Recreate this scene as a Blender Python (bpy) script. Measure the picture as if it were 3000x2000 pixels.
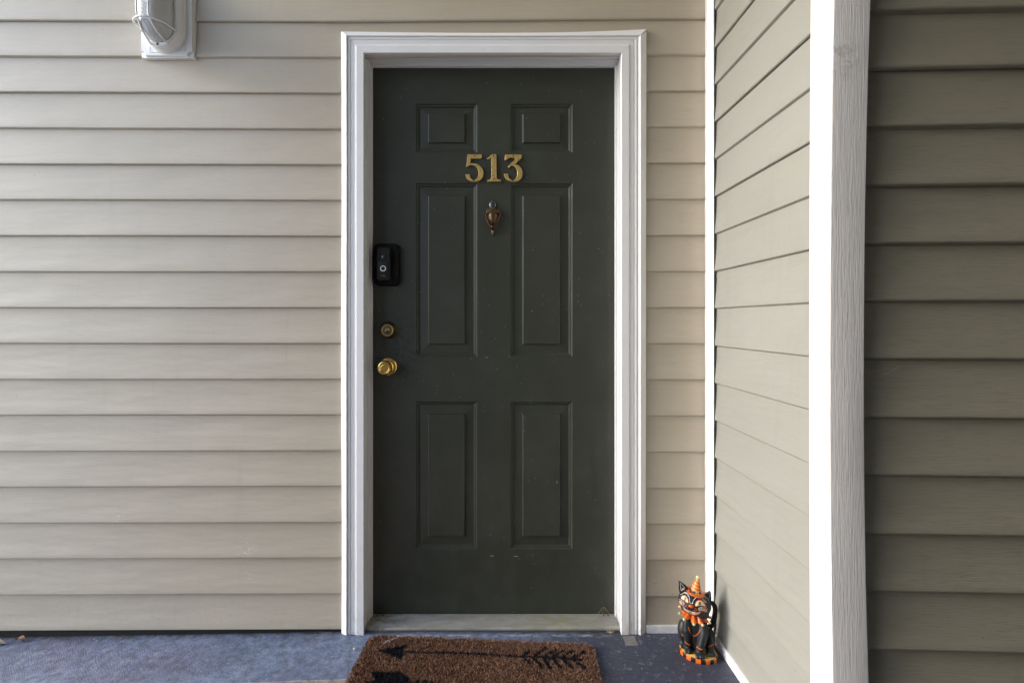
import bpy, bmesh, math, random
from mathutils import Vector, Matrix, Euler
from mathutils.bvhtree import BVHTree
from mathutils.geometry import tessellate_polygon
random.seed(5)
scene = bpy.context.scene
for o in list(bpy.data.objects):
    bpy.data.objects.remove(o)
R = math.radians
rnd = random.random

# ------------------------------------------------------------ camera
cam_data = bpy.data.cameras.new("camera")
cam = bpy.data.objects.new("camera", cam_data)
scene.collection.objects.link(cam)
cam.location = (0.0, -1.82, 1.093)
cam.rotation_euler = (R(90), 0, 0)
cam_data.sensor_width = 36.0
cam_data.lens = 36.0 * 1505 / 3000
cam_data.shift_x = 40 / 3000
cam_data.shift_y = -58 / 3000
cam_data.clip_start = 0.02
cam_data.clip_end = 500
scene.camera = cam

# ------------------------------------------------------------ sky, sun, exposure
SUN_EL, SUN_AZ = 22, 265            # azimuth clockwise from +Y: soft, low light from the open left end of the porch
world = bpy.data.worlds.new("World")
scene.world = world
world.use_nodes = True
wn = world.node_tree
for n in list(wn.nodes):
    wn.nodes.remove(n)
sky = wn.nodes.new("ShaderNodeTexSky")
sky.sky_type = 'NISHITA'
sky.sun_disc = False
sky.sun_elevation = R(SUN_EL)
sky.sun_rotation = R(SUN_AZ)
sky.air_density = 1.0
sky.dust_density = 2.0
sky.ozone_density = 3.4
bg = wn.nodes.new("ShaderNodeBackground")
bg.inputs[1].default_value = 0.15
wo = wn.nodes.new("ShaderNodeOutputWorld")
wn.links.new(sky.outputs[0], bg.inputs[0])
wn.links.new(bg.outputs[0], wo.inputs[0])

sun_data = bpy.data.lights.new("sun", 'SUN')
sun_data.energy = 0.5
sun_data.angle = R(20)
sun_data.color = (1.0, 0.975, 0.95)
sun = bpy.data.objects.new("sun", sun_data)
scene.collection.objects.link(sun)
sdir = Vector((math.sin(R(SUN_AZ)) * math.cos(R(SUN_EL)), math.cos(R(SUN_AZ)) * math.cos(R(SUN_EL)), math.sin(R(SUN_EL))))
sun.rotation_euler = (-sdir).to_track_quat('-Z', 'Y').to_euler()
sun.location = (4, 4, 8)

scene.view_settings.view_transform = 'Standard'
scene.view_settings.look = 'None'
scene.view_settings.gamma = 1.0
scene.view_settings.exposure = 1.98
scene.render.engine = 'CYCLES'
scene.cycles.use_denoising = True
scene.cycles.max_bounces = 10
scene.cycles.diffuse_bounces = 6
scene.cycles.glossy_bounces = 4
scene.cycles.transmission_bounces = 8
scene.cycles.caustics_reflective = False
scene.cycles.caustics_refractive = False
scene.cycles.sample_clamp_indirect = 6

# ------------------------------------------------------------ helpers: objects
COL = scene.collection


def tag(o, label=None, cat=None, group=None, kind=None):
    if label: o['label'] = label
    if cat: o['category'] = cat
    if group: o['group'] = group
    if kind: o['kind'] = kind
    return o


def empty(name, loc=(0, 0, 0), rz=0.0):
    o = bpy.data.objects.new(name, None)
    o.empty_display_size = 0.05
    COL.objects.link(o)
    o.location = loc
    o.rotation_euler = (0, 0, rz)
    return o


def link(name, mesh, mats, parent=None, smooth=False, keep=True):
    o = bpy.data.objects.new(name, mesh)
    COL.objects.link(o)
    if not isinstance(mats, (list, tuple)):
        mats = [mats]
    for m in mats:
        mesh.materials.append(m)
    if smooth is True:
        for p in mesh.polygons:
            p.use_smooth = True
    elif smooth:
        for p in mesh.polygons:
            p.use_smooth = True
        mesh.set_sharp_from_angle(angle=R(smooth))
    if parent is not None:
        o.parent = parent
        if keep:      # geometry given in world space: carry the inverse of where the parents stand
            o.matrix_parent_inverse = world_of(parent).inverted()
    return o


def world_of(o):
    m = Matrix.Translation(o.location) @ o.rotation_euler.to_matrix().to_4x4()
    if o.parent:
        m = world_of(o.parent) @ o.matrix_parent_inverse @ m
    return m


def fin(bm, name, mats, parent=None, smooth=False, recalc=True, keep=True):
    if recalc:
        bmesh.ops.recalc_face_normals(bm, faces=bm.faces)
    me = bpy.data.meshes.new(name)
    bm.to_mesh(me)
    bm.free()
    return link(name, me, mats, parent, smooth, keep)


def box(bm, x0, x1, y0, y1, z0, z1, bev=0.0, seg=2, mi=0):
    r = bmesh.ops.create_cube(bm, size=1.0)
    vs = r['verts']
    for v in vs:
        v.co = Vector((x0 + (v.co.x + .5) * (x1 - x0), y0 + (v.co.y + .5) * (y1 - y0), z0 + (v.co.z + .5) * (z1 - z0)))
    fs = set(f for v in vs for f in v.link_faces)
    for f in fs: f.material_index = mi
    if bev:
        es = set(e for v in vs for e in v.link_edges)
        bmesh.ops.bevel(bm, geom=list(es), offset=bev, segments=seg, profile=.5, affect='EDGES')


def lathe(bm, prof, M=Matrix(), n=40, mi=0, cap=True):
    """prof: (radius, height) along local +Z, placed by M"""
    rings = []
    for r, h in prof:
        if r < 1e-6:
            rings.append([bm.verts.new(M @ Vector((0, 0, h)))])
        else:
            rings.append([bm.verts.new(M @ Vector((r * math.cos(2 * math.pi * i / n), r * math.sin(2 * math.pi * i / n), h))) for i in range(n)])
    for a, b in zip(rings, rings[1:]):
        for i in range(n):
            j = (i + 1) % n
            if len(a) == 1 and len(b) == 1: continue
            if len(a) == 1: f = bm.faces.new((a[0], b[j], b[i]))
            elif len(b) == 1: f = bm.faces.new((a[i], a[j], b[0]))
            else: f = bm.faces.new((a[i], a[j], b[j], b[i]))
            f.material_index = mi
    if cap:
        if len(rings[0]) > 1: bm.faces.new(rings[0]).material_index = mi
        if len(rings[-1]) > 1: bm.faces.new(rings[-1]).material_index = mi


def tube(bm, pts, rad, n=8, mi=0, closed=False):
    pts = [Vector(p) for p in pts]
    rs = rad if isinstance(rad, (list, tuple)) else [rad] * len(pts)
    rings = []
    up = None
    N = len(pts)
    for i, p in enumerate(pts):
        if closed:
            t = (pts[(i + 1) % N] - pts[i - 1]).normalized()
        else:
            t = (pts[min(i + 1, N - 1)] - pts[max(i - 1, 0)]).normalized()
        if up is None:
            up = Vector((0, 0, 1)) if abs(t.z) < .9 else Vector((0, 1, 0))
        s = t.cross(up).normalized()
        up = s.cross(t).normalized()
        rings.append([bm.verts.new(p + rs[i] * (math.cos(2 * math.pi * k / n) * s + math.sin(2 * math.pi * k / n) * up)) for k in range(n)])
    M_ = len(rings) if closed else len(rings) - 1
    for i in range(M_):
        a, b = rings[i], rings[(i + 1) % len(rings)]
        for k in range(n):
            f = bm.faces.new((a[k], a[(k + 1) % n], b[(k + 1) % n], b[k]))
            f.material_index = mi
    if not closed:
        bm.faces.new(rings[0]).material_index = mi
        bm.faces.new(rings[-1]).material_index = mi


def catmull(pts, n=6, closed=False):
    P = [Vector(p) for p in pts]
    out = []
    N = len(P)
    for i in range(N if closed else N - 1):
        if closed:
            a, b, c, d = P[i - 1], P[i], P[(i + 1) % N], P[(i + 2) % N]
        else:
            a, b, c, d = P[max(i - 1, 0)], P[i], P[i + 1], P[min(i + 2, N - 1)]
        for k in range(n):
            t = k / n
            out.append(0.5 * ((2 * b) + (c - a) * t + (2 * a - 5 * b + 4 * c - d) * t * t + (3 * b - 3 * c + d - a) * t ** 3))
    if not closed: out.append(P[-1])
    return out


# ------------------------------------------------------------ helpers: materials
class NT:
    def __init__(s, name):
        s.m = bpy.data.materials.new(name)
        s.m.use_nodes = True
        s.t = s.m.node_tree
        s.b = s.t.nodes["Principled BSDF"]
        s.pos = s.t.nodes.new("ShaderNodeNewGeometry").outputs["Position"]

    def n(s, typ, **kw):
        nd = s.t.nodes.new(typ)
        for k, v in kw.items():
            setattr(nd, k, v)
        return nd

    def put(s, sock, v):
        if hasattr(v, 'links') or isinstance(v, bpy.types.NodeSocket):
            s.t.links.new(v, sock)
        else:
            sock.default_value = v
        return sock

    def noise(s, scale=(1, 1, 1), rot=(0, 0, 0), detail=4, rough=.5, dist=0.0, loc=(0, 0, 0), vec=None):
        mp = s.n("ShaderNodeMapping")
        s.put(mp.inputs[0], vec or s.pos)
        if any(rot):
            mp0 = s.n("ShaderNodeMapping")
            s.put(mp0.inputs[0], vec or s.pos)
            mp0.inputs[2].default_value = rot
            s.put(mp.inputs[0], mp0.outputs[0])
        mp.inputs[1].default_value = loc
        mp.inputs[3].default_value = scale
        nz = s.n("ShaderNodeTexNoise")
        s.put(nz.inputs["Vector"], mp.outputs[0])
        nz.inputs["Scale"].default_value = 1.0
        nz.inputs["Detail"].default_value = detail
        nz.inputs["Roughness"].default_value = rough
        nz.inputs["Distortion"].default_value = dist
        return nz.outputs[0]

    def ramp(s, f, a, b, lo=0.0, hi=1.0, smooth=False):
        mr = s.n("ShaderNodeMapRange")
        if smooth: mr.interpolation_type = 'SMOOTHSTEP'
        s.put(mr.inputs[0], f)
        for i, v in zip((1, 2, 3, 4), (a, b, lo, hi)): mr.inputs[i].default_value = v
        return mr.outputs[0]

    def math(s, op, a, b=0.0, c=None):
        nd = s.n("ShaderNodeMath", operation=op)
        s.put(nd.inputs[0], a); s.put(nd.inputs[1], b)
        if c is not None: s.put(nd.inputs[2], c)
        return nd.outputs[0]

    def mix(s, f, a, b, mode='MIX'):
        nd = s.n("ShaderNodeMix", data_type='RGBA', blend_type=mode)
        s.put(nd.inputs[0], f)
        for sock, v in ((nd.inputs[6], a), (nd.inputs[7], b)):
            if isinstance(v, (tuple, list)): v = (*v[:3], 1)
            s.put(sock, v)
        return nd.outputs[2]

    def sep(s, vec=None):
        nd = s.n("ShaderNodeSeparateXYZ")
        s.put(nd.inputs[0], vec or s.pos)
        return nd.outputs

    def dist(s, p):
        nd = s.n("ShaderNodeVectorMath", operation='DISTANCE')
        s.put(nd.inputs[0], s.pos); nd.inputs[1].default_value = p
        return nd.outputs["Value"]

    def bump(s, h, strength=.2, dist=.001, prev=None):
        nd = s.n("ShaderNodeBump")
        nd.inputs["Strength"].default_value = strength
        nd.inputs["Distance"].default_value = dist
        s.put(nd.inputs["Height"], h)
        if prev is not None: s.put(nd.inputs["Normal"], prev)
        return nd.outputs[0]

    def set(s, col=None, rough=None, metal=None, normal=None, spec=None):
        if col is not None:
            if isinstance(col, (tuple, list)): col = (*col[:3], 1)
            s.put(s.b.inputs["Base Color"], col)
        if rough is not None: s.put(s.b.inputs["Roughness"], rough)
        if metal is not None: s.put(s.b.inputs["Metallic"], metal)
        if normal is not None: s.put(s.b.inputs["Normal"], normal)
        if spec is not None: s.put(s.b.inputs["Specular IOR Level"], spec)
        return s.m


def plain(name, col, rough=.5, metal=0.0, var=.12, scale=60, bump=.0, bs=300, spec=.5):
    t = NT(name)
    n1 = t.noise((scale,) * 3, detail=5)
    c = t.mix(t.ramp(n1, .3, .7), [k * (1 - var) for k in col], [min(1, k * (1 + var)) for k in col])
    nrm = t.bump(t.noise((bs,) * 3, detail=3), bump, .0006) if bump else None
    return t.set(c, t.ramp(n1, .3, .7, rough * .9, min(1, rough * 1.12)), metal, nrm, spec)


def mat_siding(name, col, ax, streak=.30):
    """vinyl siding; ax = axis the boards run along: fine embossed grain, a little grime, a few splashes"""
    t = NT(name)
    big = t.noise((1.3, 1.3, 2.1), detail=3)
    c = t.mix(t.ramp(big, .3, .7), [k * .95 for k in col], [k * 1.04 for k in col])
    # faint green-brown film of grime in patches
    fm = t.noise((2.2, 2.2, 5.0), detail=6, rough=.65, loc=(3, 1, 7))
    c = t.mix(t.ramp(fm, .52, .8, 0, .30), c, (col[0] * .78, col[1] * .80, col[2] * .66))
    z_ = t.sep()[2]
    run = t.ramp(t.noise((17, 17, 1.6), detail=5, rough=.7, loc=(0, 4, 3)), .56, .72)
    c = t.mix(t.math('MULTIPLY', run, .13), c, (col[0] * .62, col[1] * .62, col[2] * .60))
    spl = t.math('MULTIPLY', t.ramp(z_, .0, .30, 1, 0), t.ramp(t.noise((75, 75, 60), detail=5, rough=.75, loc=(6, 6, 6)), .54, .66))
    c = t.mix(t.math('MULTIPLY', spl, .30), c, (.30, .27, .23))
    # small specks of dirt
    vo = t.n("ShaderNodeTexVoronoi"); vo.inputs["Scale"].default_value = 26
    t.put(vo.inputs["Vector"], t.pos)
    pick = t.noise((9, 9, 9), detail=1, loc=(5, 5, 5))
    sp = t.math('MULTIPLY', t.ramp(vo.outputs["Distance"], .035, .06, 1, 0), t.ramp(pick, .60, .64))
    c = t.mix(t.math('MULTIPLY', sp, .65), c, (.12, .09, .06))
    if ax == 'x0':
        for p, r_ in (((-.889, -.008, .285), .05), ((-1.34, -.008, .40), .03), ((.545, -.008, .17), .035), ((-.875, -.008, .20), .035)):
            m = t.math('MULTIPLY', t.ramp(t.dist(p), r_ * .25, r_, 1, 0), 1.0)
            sp2 = t.ramp(t.noise((230, 230, 200), detail=3, rough=.7), .56, .64)
            c = t.mix(t.math('MULTIPLY', t.math('MULTIPLY', sp2, m), .8), c, (.75, .73, .66))
    grain = t.noise((26, 26, 300), detail=4, rough=.6, dist=.3)
    c = t.mix(t.ramp(grain, .25, .75), c, t.mix(.5, c, c), 'MIX')
    c = t.mix(t.ramp(grain, .32, .50, streak, 0), c, (col[0] * .55, col[1] * .55, col[2] * .55))
    warp = t.noise((3, 3, 14), detail=2)
    nrm = t.bump(grain, .25 + streak, .0015)
    nrm = t.bump(warp, .35, .014, nrm)
    return t.set(c, t.ramp(grain, .3, .7, .36, .50), 0, nrm, .5)


def mat_white(name, col=(.80, .80, .79), grain=False, grime=.5, rough=.38):
    t = NT(name)
    n1 = t.noise((5, 5, 3), detail=5, rough=.6)
    c = t.mix(t.ramp(n1, .45, .8, 0, .22 * grime), col, (.58, .56, .50))
    z = t.sep()[2]
    low = t.math('MULTIPLY', t.ramp(z, .0, .09, 1, 0), t.ramp(t.noise((60, 60, 35), detail=5, rough=.7), .42, .62))
    c = t.mix(t.math('MULTIPLY', low, .75 * grime), c, (.20, .16, .11))
    sp = t.ramp(t.noise((170, 170, 60), detail=2, loc=(2, 2, 2)), .735, .76)
    c = t.mix(t.math('MULTIPLY', sp, .6 * grime), c, (.16, .12, .09))
    if grain:
        gr = t.noise((360, 360, 16), detail=4, rough=.5, dist=.6)
        nrm = t.bump(gr, .6, .0015)
        nrm = t.bump(t.noise((4, 4, 5), detail=2), .35, .012, nrm)
        c = t.mix(t.ramp(gr, .36, .52, .26, 0), c, (.50, .50, .50))
        ms = t.math('MULTIPLY', t.ramp(t.dist((.735, -.714, 1.66)), .02, .06, 1, 0), t.ramp(t.noise((40, 40, 40), detail=6, rough=.7), .5, .56))
        c = t.mix(t.math('MULTIPLY', ms, .45), c, (.38, .35, .31))
    else:
        nrm = t.bump(t.noise((70, 70, 70), detail=3), .05, .0006)
    return t.set(c, rough, 0, nrm, .45)


def mat_door():
    t = NT("green_black_door_paint")
    base = (.041, .045, .033)
    n1 = t.noise((3, 3, 2), detail=4)
    c = t.mix(t.ramp(n1, .3, .7), [k * .92 for k in base], [k * 1.1 for k in base])
    # dusty haze low on the door and around the lock rail
    z = t.sep()[2]
    dust = t.noise((18, 18, 10), detail=7, rough=.7)
    dm = t.math('MULTIPLY', t.ramp(z, 1.25, .3, .15, 1), t.ramp(dust, .46, .75))
    c = t.mix(t.math('MULTIPLY', dm, .10), c, (.16, .165, .15))
    # pale specks and paint splashes
    vo = t.n("ShaderNodeTexVoronoi"); vo.inputs["Scale"].default_value = 60
    t.put(vo.inputs["Vector"], t.pos)
    pk = t.noise((7, 7, 7), detail=2, loc=(9, 0, 4))
    wh = t.n("ShaderNodeTexWhiteNoise"); t.put(wh.inputs[0], vo.outputs["Position"])
    sp = t.math('MULTIPLY', t.ramp(vo.outputs["Distance"], .07, .15, 1, 0), t.math('GREATER_THAN', wh.outputs[0], .82))
    sp = t.math('MULTIPLY', sp, t.ramp(pk, .42, .56))
    c = t.mix(t.math('MULTIPLY', sp, .42), c, (.42, .42, .38))
    vo2 = t.n("ShaderNodeTexVoronoi"); vo2.inputs["Scale"].default_value = 30
    t.put(vo2.inputs["Vector"], t.pos)
    wh2 = t.n("ShaderNodeTexWhiteNoise"); t.put(wh2.inputs[0], vo2.outputs["Position"])
    s3 = t.math('MULTIPLY', t.ramp(vo2.outputs["Distance"], .035, .05, 1, 0), t.math('GREATER_THAN', wh2.outputs[0], .965))
    c = t.mix(t.math('MULTIPLY', s3, .7), c, (.6, .6, .56))
    rub = t.ramp(t.noise((5, 5, 9), detail=6, rough=.7, loc=(3, 3, 8)), .50, .66)
    c = t.mix(t.math('MULTIPLY', rub, .14), c, (.085, .088, .075))
    # hand grime round the lock and knob
    gm = t.math('MULTIPLY', t.ramp(t.dist((-.405, .07, .99)), .05, .20, 1, 0), t.ramp(t.noise((60, 60, 60), detail=5, rough=.7), .42, .62))
    c = t.mix(t.math('MULTIPLY', gm, .6), c, (.010, .009, .007))
    # fine scratches
    sc = t.ramp(t.noise((8, 8, 260), rot=(0, R(35), 0), detail=2, loc=(1, 6, 2)), .73, .75)
    c = t.mix(t.math('MULTIPLY', sc, .06), c, (.3, .3, .27))
    nrm = t.bump(t.noise((140, 140, 60), detail=4), .12, .0008)
    nrm = t.bump(t.noise((2.5, 2.5, 2), detail=2), .25, .01, nrm)
    return t.set(c, t.ramp(dust, .35, .7, .29, .42), 0, nrm, .48)


def mat_brass(name, col, tarnish=(.10, .07, .03), amount=.5, rough=.32, sc=90, metal=1.0):
    t = NT(name)
    n1 = t.noise((sc,) * 3, detail=6, rough=.65)
    f = t.ramp(n1, .62 - amount * .25, .72 - amount * .1)
    c = t.mix(f, col, tarnish)
    nrm = t.bump(n1, .2, .0006)
    return t.set(c, t.ramp(f, 0, 1, rough, .65), metal, nrm)


def mat_floor():
    t = NT("painted_brushed_concrete")
    x, y, z = t.sep()[0:3]
    # brush strokes run diagonally
    st = t.noise((620, 90, 200), rot=(0, 0, R(-52)), detail=5, rough=.6, dist=.3)
    st2 = t.noise((160, 30, 60), rot=(0, 0, R(-52)), detail=4, rough=.6)
    big = t.noise((2.2, 5, 3), rot=(0, 0, R(-20)), detail=5, rough=.6)
    blue = t.mix(t.ramp(big, .35, .66), (.050, .078, .155), (.150, .210, .335))
    purple = t.noise((3, 4, 3), detail=4, loc=(4, 2, 1))
    blue = t.mix(t.ramp(purple, .45, .65, 0, .55), blue, (.15, .15, .25))
    # worn brown showing through, stronger to the right of the mat
    wear = t.noise((9, 9, 9), detail=7, rough=.7, loc=(8, 3, 1))
    wr = t.math('MULTIPLY', t.ramp(wear, .50, .62), t.ramp(x, .25, .55, .08, .75))
    blue = t.mix(wr, blue, (.085, .065, .060))
    right = t.ramp(x, -.1, .42, 0, .85, True)  # darker to the right: darker paint plus shade put into the colour
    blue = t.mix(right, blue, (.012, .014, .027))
    brown = t.mix(t.ramp(t.noise((6, 9, 5), detail=6, rough=.7), .4, .62), (.23, .135, .105), (.30, .21, .17))
    edge = t.math('ADD', y, t.math('MULTIPLY', t.noise((5, 1, 1), detail=4), .02))
    edge = t.math('ADD', edge, t.math('MULTIPLY', x, -.016))
    lim = -.229
    paint = t.math('GREATER_THAN', edge, lim)
    paint = t.math('MAXIMUM', paint, t.ramp(x, .25, .35))
    c = t.mix(paint, brown, blue)
    ln = t.math('MULTIPLY', t.ramp(t.math('ABSOLUTE', t.math('SUBTRACT', edge, lim)), .0008, .0028, 1, 0), t.ramp(x, .2, .3, 1, 0))
    c = t.mix(t.math('MULTIPLY', ln, .6), c, (.38, .42, .50))
    # pale crumbs of paint and grit
    vo = t.n("ShaderNodeTexVoronoi"); vo.inputs["Scale"].default_value = 48
    t.put(vo.inputs["Vector"], t.pos)
    wh = t.n("ShaderNodeTexWhiteNoise"); t.put(wh.inputs[0], vo.outputs["Position"])
    sp = t.math('MULTIPLY', t.ramp(vo.outputs["Distance"], .07, .15, 1, 0), t.math('GREATER_THAN', wh.outputs[0], .90))
    c = t.mix(t.math('MULTIPLY', sp, .8), c, (.52, .45, .40))
    mott = t.noise((38, 38, 38), detail=8, rough=.75, loc=(1, 7, 2))
    c = t.mix(t.ramp(mott, .40, .52, .75, 0), c, (.045, .052, .085))
    c = t.mix(t.ramp(mott, .54, .66, 0, .5), c, (.30, .33, .38))
    sp2 = t.math('MULTIPLY', t.ramp(vo.outputs["Distance"], .08, .17, 1, 0), t.math('LESS_THAN', wh.outputs[0], .08))
    c = t.mix(t.math('MULTIPLY', sp2, .7), c, (.035, .035, .045))
    # scuffed pale streak in front of the threshold
    th = t.math('MULTIPLY', t.ramp(t.math('ABSOLUTE', t.math('ADD', y, .028)), .004, .012, 1, 0), t.ramp(t.noise((25, 90, 9), detail=6, rough=.75), .47, .60))
    th = t.math('MULTIPLY', th, t.math('MULTIPLY', t.ramp(x, -.38, -.30), t.ramp(x, .32, .42, 1, 0)))
    c = t.mix(t.math('MULTIPLY', th, .8), c, (.48, .50, .52))
    # bare patch by the right casing
    bx = t.math('LESS_THAN', t.math('ABSOLUTE', t.math('SUBTRACT', x, .452)), t.math('ADD', .017, t.math('MULTIPLY', t.noise((60,) * 3), .008)))
    by = t.math('LESS_THAN', t.math('ABSOLUTE', t.math('ADD', y, .058)), .026)
    c = t.mix(t.math('MULTIPLY', t.math('MULTIPLY', bx, by), .7), c, (.27, .24, .215))
    # dirt in the corner along the walls
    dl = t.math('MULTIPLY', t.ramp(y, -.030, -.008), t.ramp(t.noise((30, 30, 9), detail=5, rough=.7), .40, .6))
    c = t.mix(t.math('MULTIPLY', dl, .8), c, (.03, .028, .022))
    nrm = t.bump(st, 1.0, .0034)
    nrm = t.bump(st2, .22, .005, nrm)
    c = t.mix(t.ramp(st, .36, .5, .45, 0), c, (.04, .05, .09))
    return t.set(c, t.ramp(st2, .3, .7, .42, .62), 0, nrm, .5)


def mat_ground():
    t = NT("pale_sunlit_ground")
    n1 = t.noise((.4, .4, .4), detail=6)
    return t.set(t.mix(t.ramp(n1, .35, .65), (.58, .57, .53), (.72, .71, .67)), .9)


M_SIDE_MAIN = mat_siding("taupe_vinyl_siding", (.462, .405, .318), 'x0', .11)
M_SIDE_RET = mat_siding("taupe_vinyl_siding_return", (.265, .268, .243), 'y', .10)  # same siding as the front wall, darkened to hold down its sunlit brightness
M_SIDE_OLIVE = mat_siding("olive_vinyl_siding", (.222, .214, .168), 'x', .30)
M_WHITE = mat_white("white_painted_trim", (.78, .78, .785))
M_JAMB = mat_white("white_painted_jamb", (.76, .76, .77), grime=.8)
M_VINYL = mat_white("white_vinyl_corner_trim", (.82, .82, .83), grime=.3)
M_GRAIN = mat_white("white_woodgrain_vinyl", (.74, .74, .745), grain=True, grime=.35)
M_DARK = plain("dark_gap", (.012, .011, .009), .9)
M_CEIL = plain("porch_ceiling", (.72, .70, .66), .7)
M_FAR = plain("pale_breezeway_paint", (.34, .33, .31), .7)
M_DOOR = mat_door()
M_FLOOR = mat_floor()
M_GROUND = mat_ground()
M_BRASS = mat_brass("polished_brass", (.70, .47, .14), amount=.15, rough=.16)
M_BRASSDULL = mat_brass("dull_brass", (.52, .40, .17), amount=.3, rough=.30)
M_BRASSDARK = mat_brass("darkened_brass", (.16, .12, .06), amount=.5, rough=.4)
M_DIGIT = mat_brass("pitted_brass_paint", (.60, .42, .15), (.10, .07, .03), .40, .40, 130, .5)
M_KNOCK = mat_brass("old_bronze", (.21, .145, .08), (.07, .04, .03), .5, .34, 120)
M_COPPER = mat_brass("reddish_copper", (.085, .038, .030), (.06, .03, .03), .4, .38, 120)
M_CHROME = plain("tarnished_chrome", (.55, .62, .64), .25, 1.0)
M_LENS = plain("peephole_lens", (.03, .03, .045), .08)
M_SCREW = plain("rusty_screw", (.05, .018, .010), .7, var=.3)
M_BLACK = plain("matt_black_plastic", (.004, .004, .004), .7, spec=.2)
M_BLACKG = plain("satin_black_plastic", (.006, .006, .005), .5, spec=.3)
M_ALU = None

# ------------------------------------------------------------ the setting
# ground beyond the breezeway
bm = bmesh.new()
for x0, x1, y0, y1 in ((-160, 160, -160, 160),):
    vs = [bm.verts.new(p) for p in ((x0, y0, -.16), (x1, y0, -.16), (x1, y1, -.16), (x0, y1, -.16))]
    bm.faces.new(vs)
tag(fin(bm, "ground", M_GROUND, recalc=False), kind='structure')


def floor_z(x):
    if x > -.45: return 0.0
    return -.026 * min(1.6, (-.45 - x) / 1.32) ** .8


bm = bmesh.new()
xs = [-2.6 + .05 * i for i in range(0, 113)]
ys = [-3.2, -1.5, -.6, -.3, -.15, -.05, -.012, .12]
g = [[bm.verts.new((x, y, floor_z(x))) for y in ys] for x in xs]
for i in range(len(xs) - 1):
    for j in range(len(ys) - 1):
        bm.faces.new((g[i][j], g[i + 1][j], g[i + 1][j + 1], g[i][j + 1]))
for i in range(len(xs) - 1):      # slab edge, front
    a, b = g[i][0], g[i + 1][0]
    c_, d_ = bm.verts.new((b.co.x, b.co.y, -.17)), bm.verts.new((a.co.x, a.co.y, -.17))
    bm.faces.new((a, d_, c_, b))
for j in range(len(ys) - 1):
    a, b = g[0][j], g[0][j + 1]
    c_, d_ = bm.verts.new((b.co.x, b.co.y, -.17)), bm.verts.new((a.co.x, a.co.y, -.17))
    bm.faces.new((a, b, c_, d_))
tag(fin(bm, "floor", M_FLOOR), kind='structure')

bm = bmesh.new(); box(bm, -1.92, 3.0, -3.1, .25, 3.30, 3.45)  # unseen ceiling, height and open edge set for the light let in
tag(fin(bm, "ceiling", M_CEIL), kind='structure')
# neighbours' side of the breezeway, unseen behind the camera, placed to shape light
bm = bmesh.new(); box(bm, -1.7, 3.0, -2.55, -2.40, -.1, 3.29)
tag(fin(bm, "breezeway_wall", M_FAR), kind='structure')
bm = bmesh.new(); box(bm, 2.85, 2.99, -2.39, -.9, -.1, 3.29)
tag(fin(bm, "breezeway_end_wall", M_FAR), kind='structure')


# ------------------------------------------------------------ lapped siding
def lap_profile(e, butt):
    """(height above the board's lower edge, projection) from the lower edge up"""
    if butt:      # the open edge of a panel, hemmed, with the shadow gap behind it
        p = [(.0030, .0020), (-.0020, .0066), (-.0034, .0080), (-.0030, .0096), (-.0012, .0128), (.0003, .0150), (.0020, .0160), (.0050, .0161)]
    else:         # the shoulder rolled into the middle of a panel
        p = [(-.0052, .0024), (-.0046, .0038), (-.0030, .0074), (-.0010, .0124), (.0004, .0146), (.0022, .0157), (.0050, .0159)]
    p += [(.018, .0138), (.036, .0106), (.056, .0074), (.076, .0049), (.096, .0032), (.112, .0024), (e + .004, .0019)]
    return p


def siding(name, segs, Z, zscale, butt_phase, origin, udir, ndir, material, parent, du=.12, amp=.0007, hs=1.0):
    """boards run along udir; ndir points out of the wall; segs: list of (u0, u1, kmin, kmax, ztop clip)"""
    bm = bmesh.new()
    o, U, N = Vector(origin), Vector(udir).normalized(), Vector(ndir).normalized()
    ph = [(rnd() * 6.28, rnd() * 6.28, rnd() * 6.28) for _ in range(60)]
    for u0, u1, k0, k1, zlo in segs:
        n = max(2, int(round((u1 - u0) / du)) + 1)
        us = [u0 + (u1 - u0) * i / (n - 1) for i in range(n)]
        for k in range(k0, k1):
            butt = (k % 2 == butt_phase)
            e = Z(k + 1) - Z(k)
            prof = lap_profile(e, butt)
            rows = []
            for u in us:
                a, b, c = ph[k % 60]
                w = amp * (math.sin(u * 3.1 + a) + .6 * math.sin(u * 7.3 + b))
                wz = amp * .9 * math.sin(u * 2.3 + c)
                row = []
                for (dz, h) in prof:
                    z = Z(k) + (dz if dz > .01 else dz * hs)
                    h = h * hs
                    z = 1.093 + (z - 1.093) * zscale(u) + wz
                    z = max(z, zlo)
                    hh = h + w * (h / .016) * (1 if butt else .4)
                    row.append(bm.verts.new(o + U * u + N * hh + Vector((0, 0, z))))
                rows.append(row)
            for i in range(n - 1):
                for j in range(len(prof) - 1):
                    if abs(rows[i][j].co.z - rows[i][j + 1].co.z) < 1e-7 and abs(rows[i + 1][j].co.z - rows[i + 1][j + 1].co.z) < 1e-7 and rows[i][j].co.z <= zlo + 1e-6 and zlo > -1:
                        continue
                    bm.faces.new((rows[i][j], rows[i + 1][j], rows[i + 1][j + 1], rows[i][j + 1]))
    bmesh.ops.recalc_face_normals(bm, faces=bm.faces)
    # make sure normals look outwards
    s = sum(f.normal.dot(N) * f.calc_area() for f in bm.faces)
    if s < 0: bmesh.ops.reverse_faces(bm, faces=bm.faces)
    return fin(bm, name, material, parent, smooth=35, recalc=False)


def zs_main(u):
    if u < -.55: return .997 + (.006) * max(0, min(1.3, (-.55 - u) / 1.22))
    return .997 + .011 * min(1, (u + .55) / 1.1)


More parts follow.
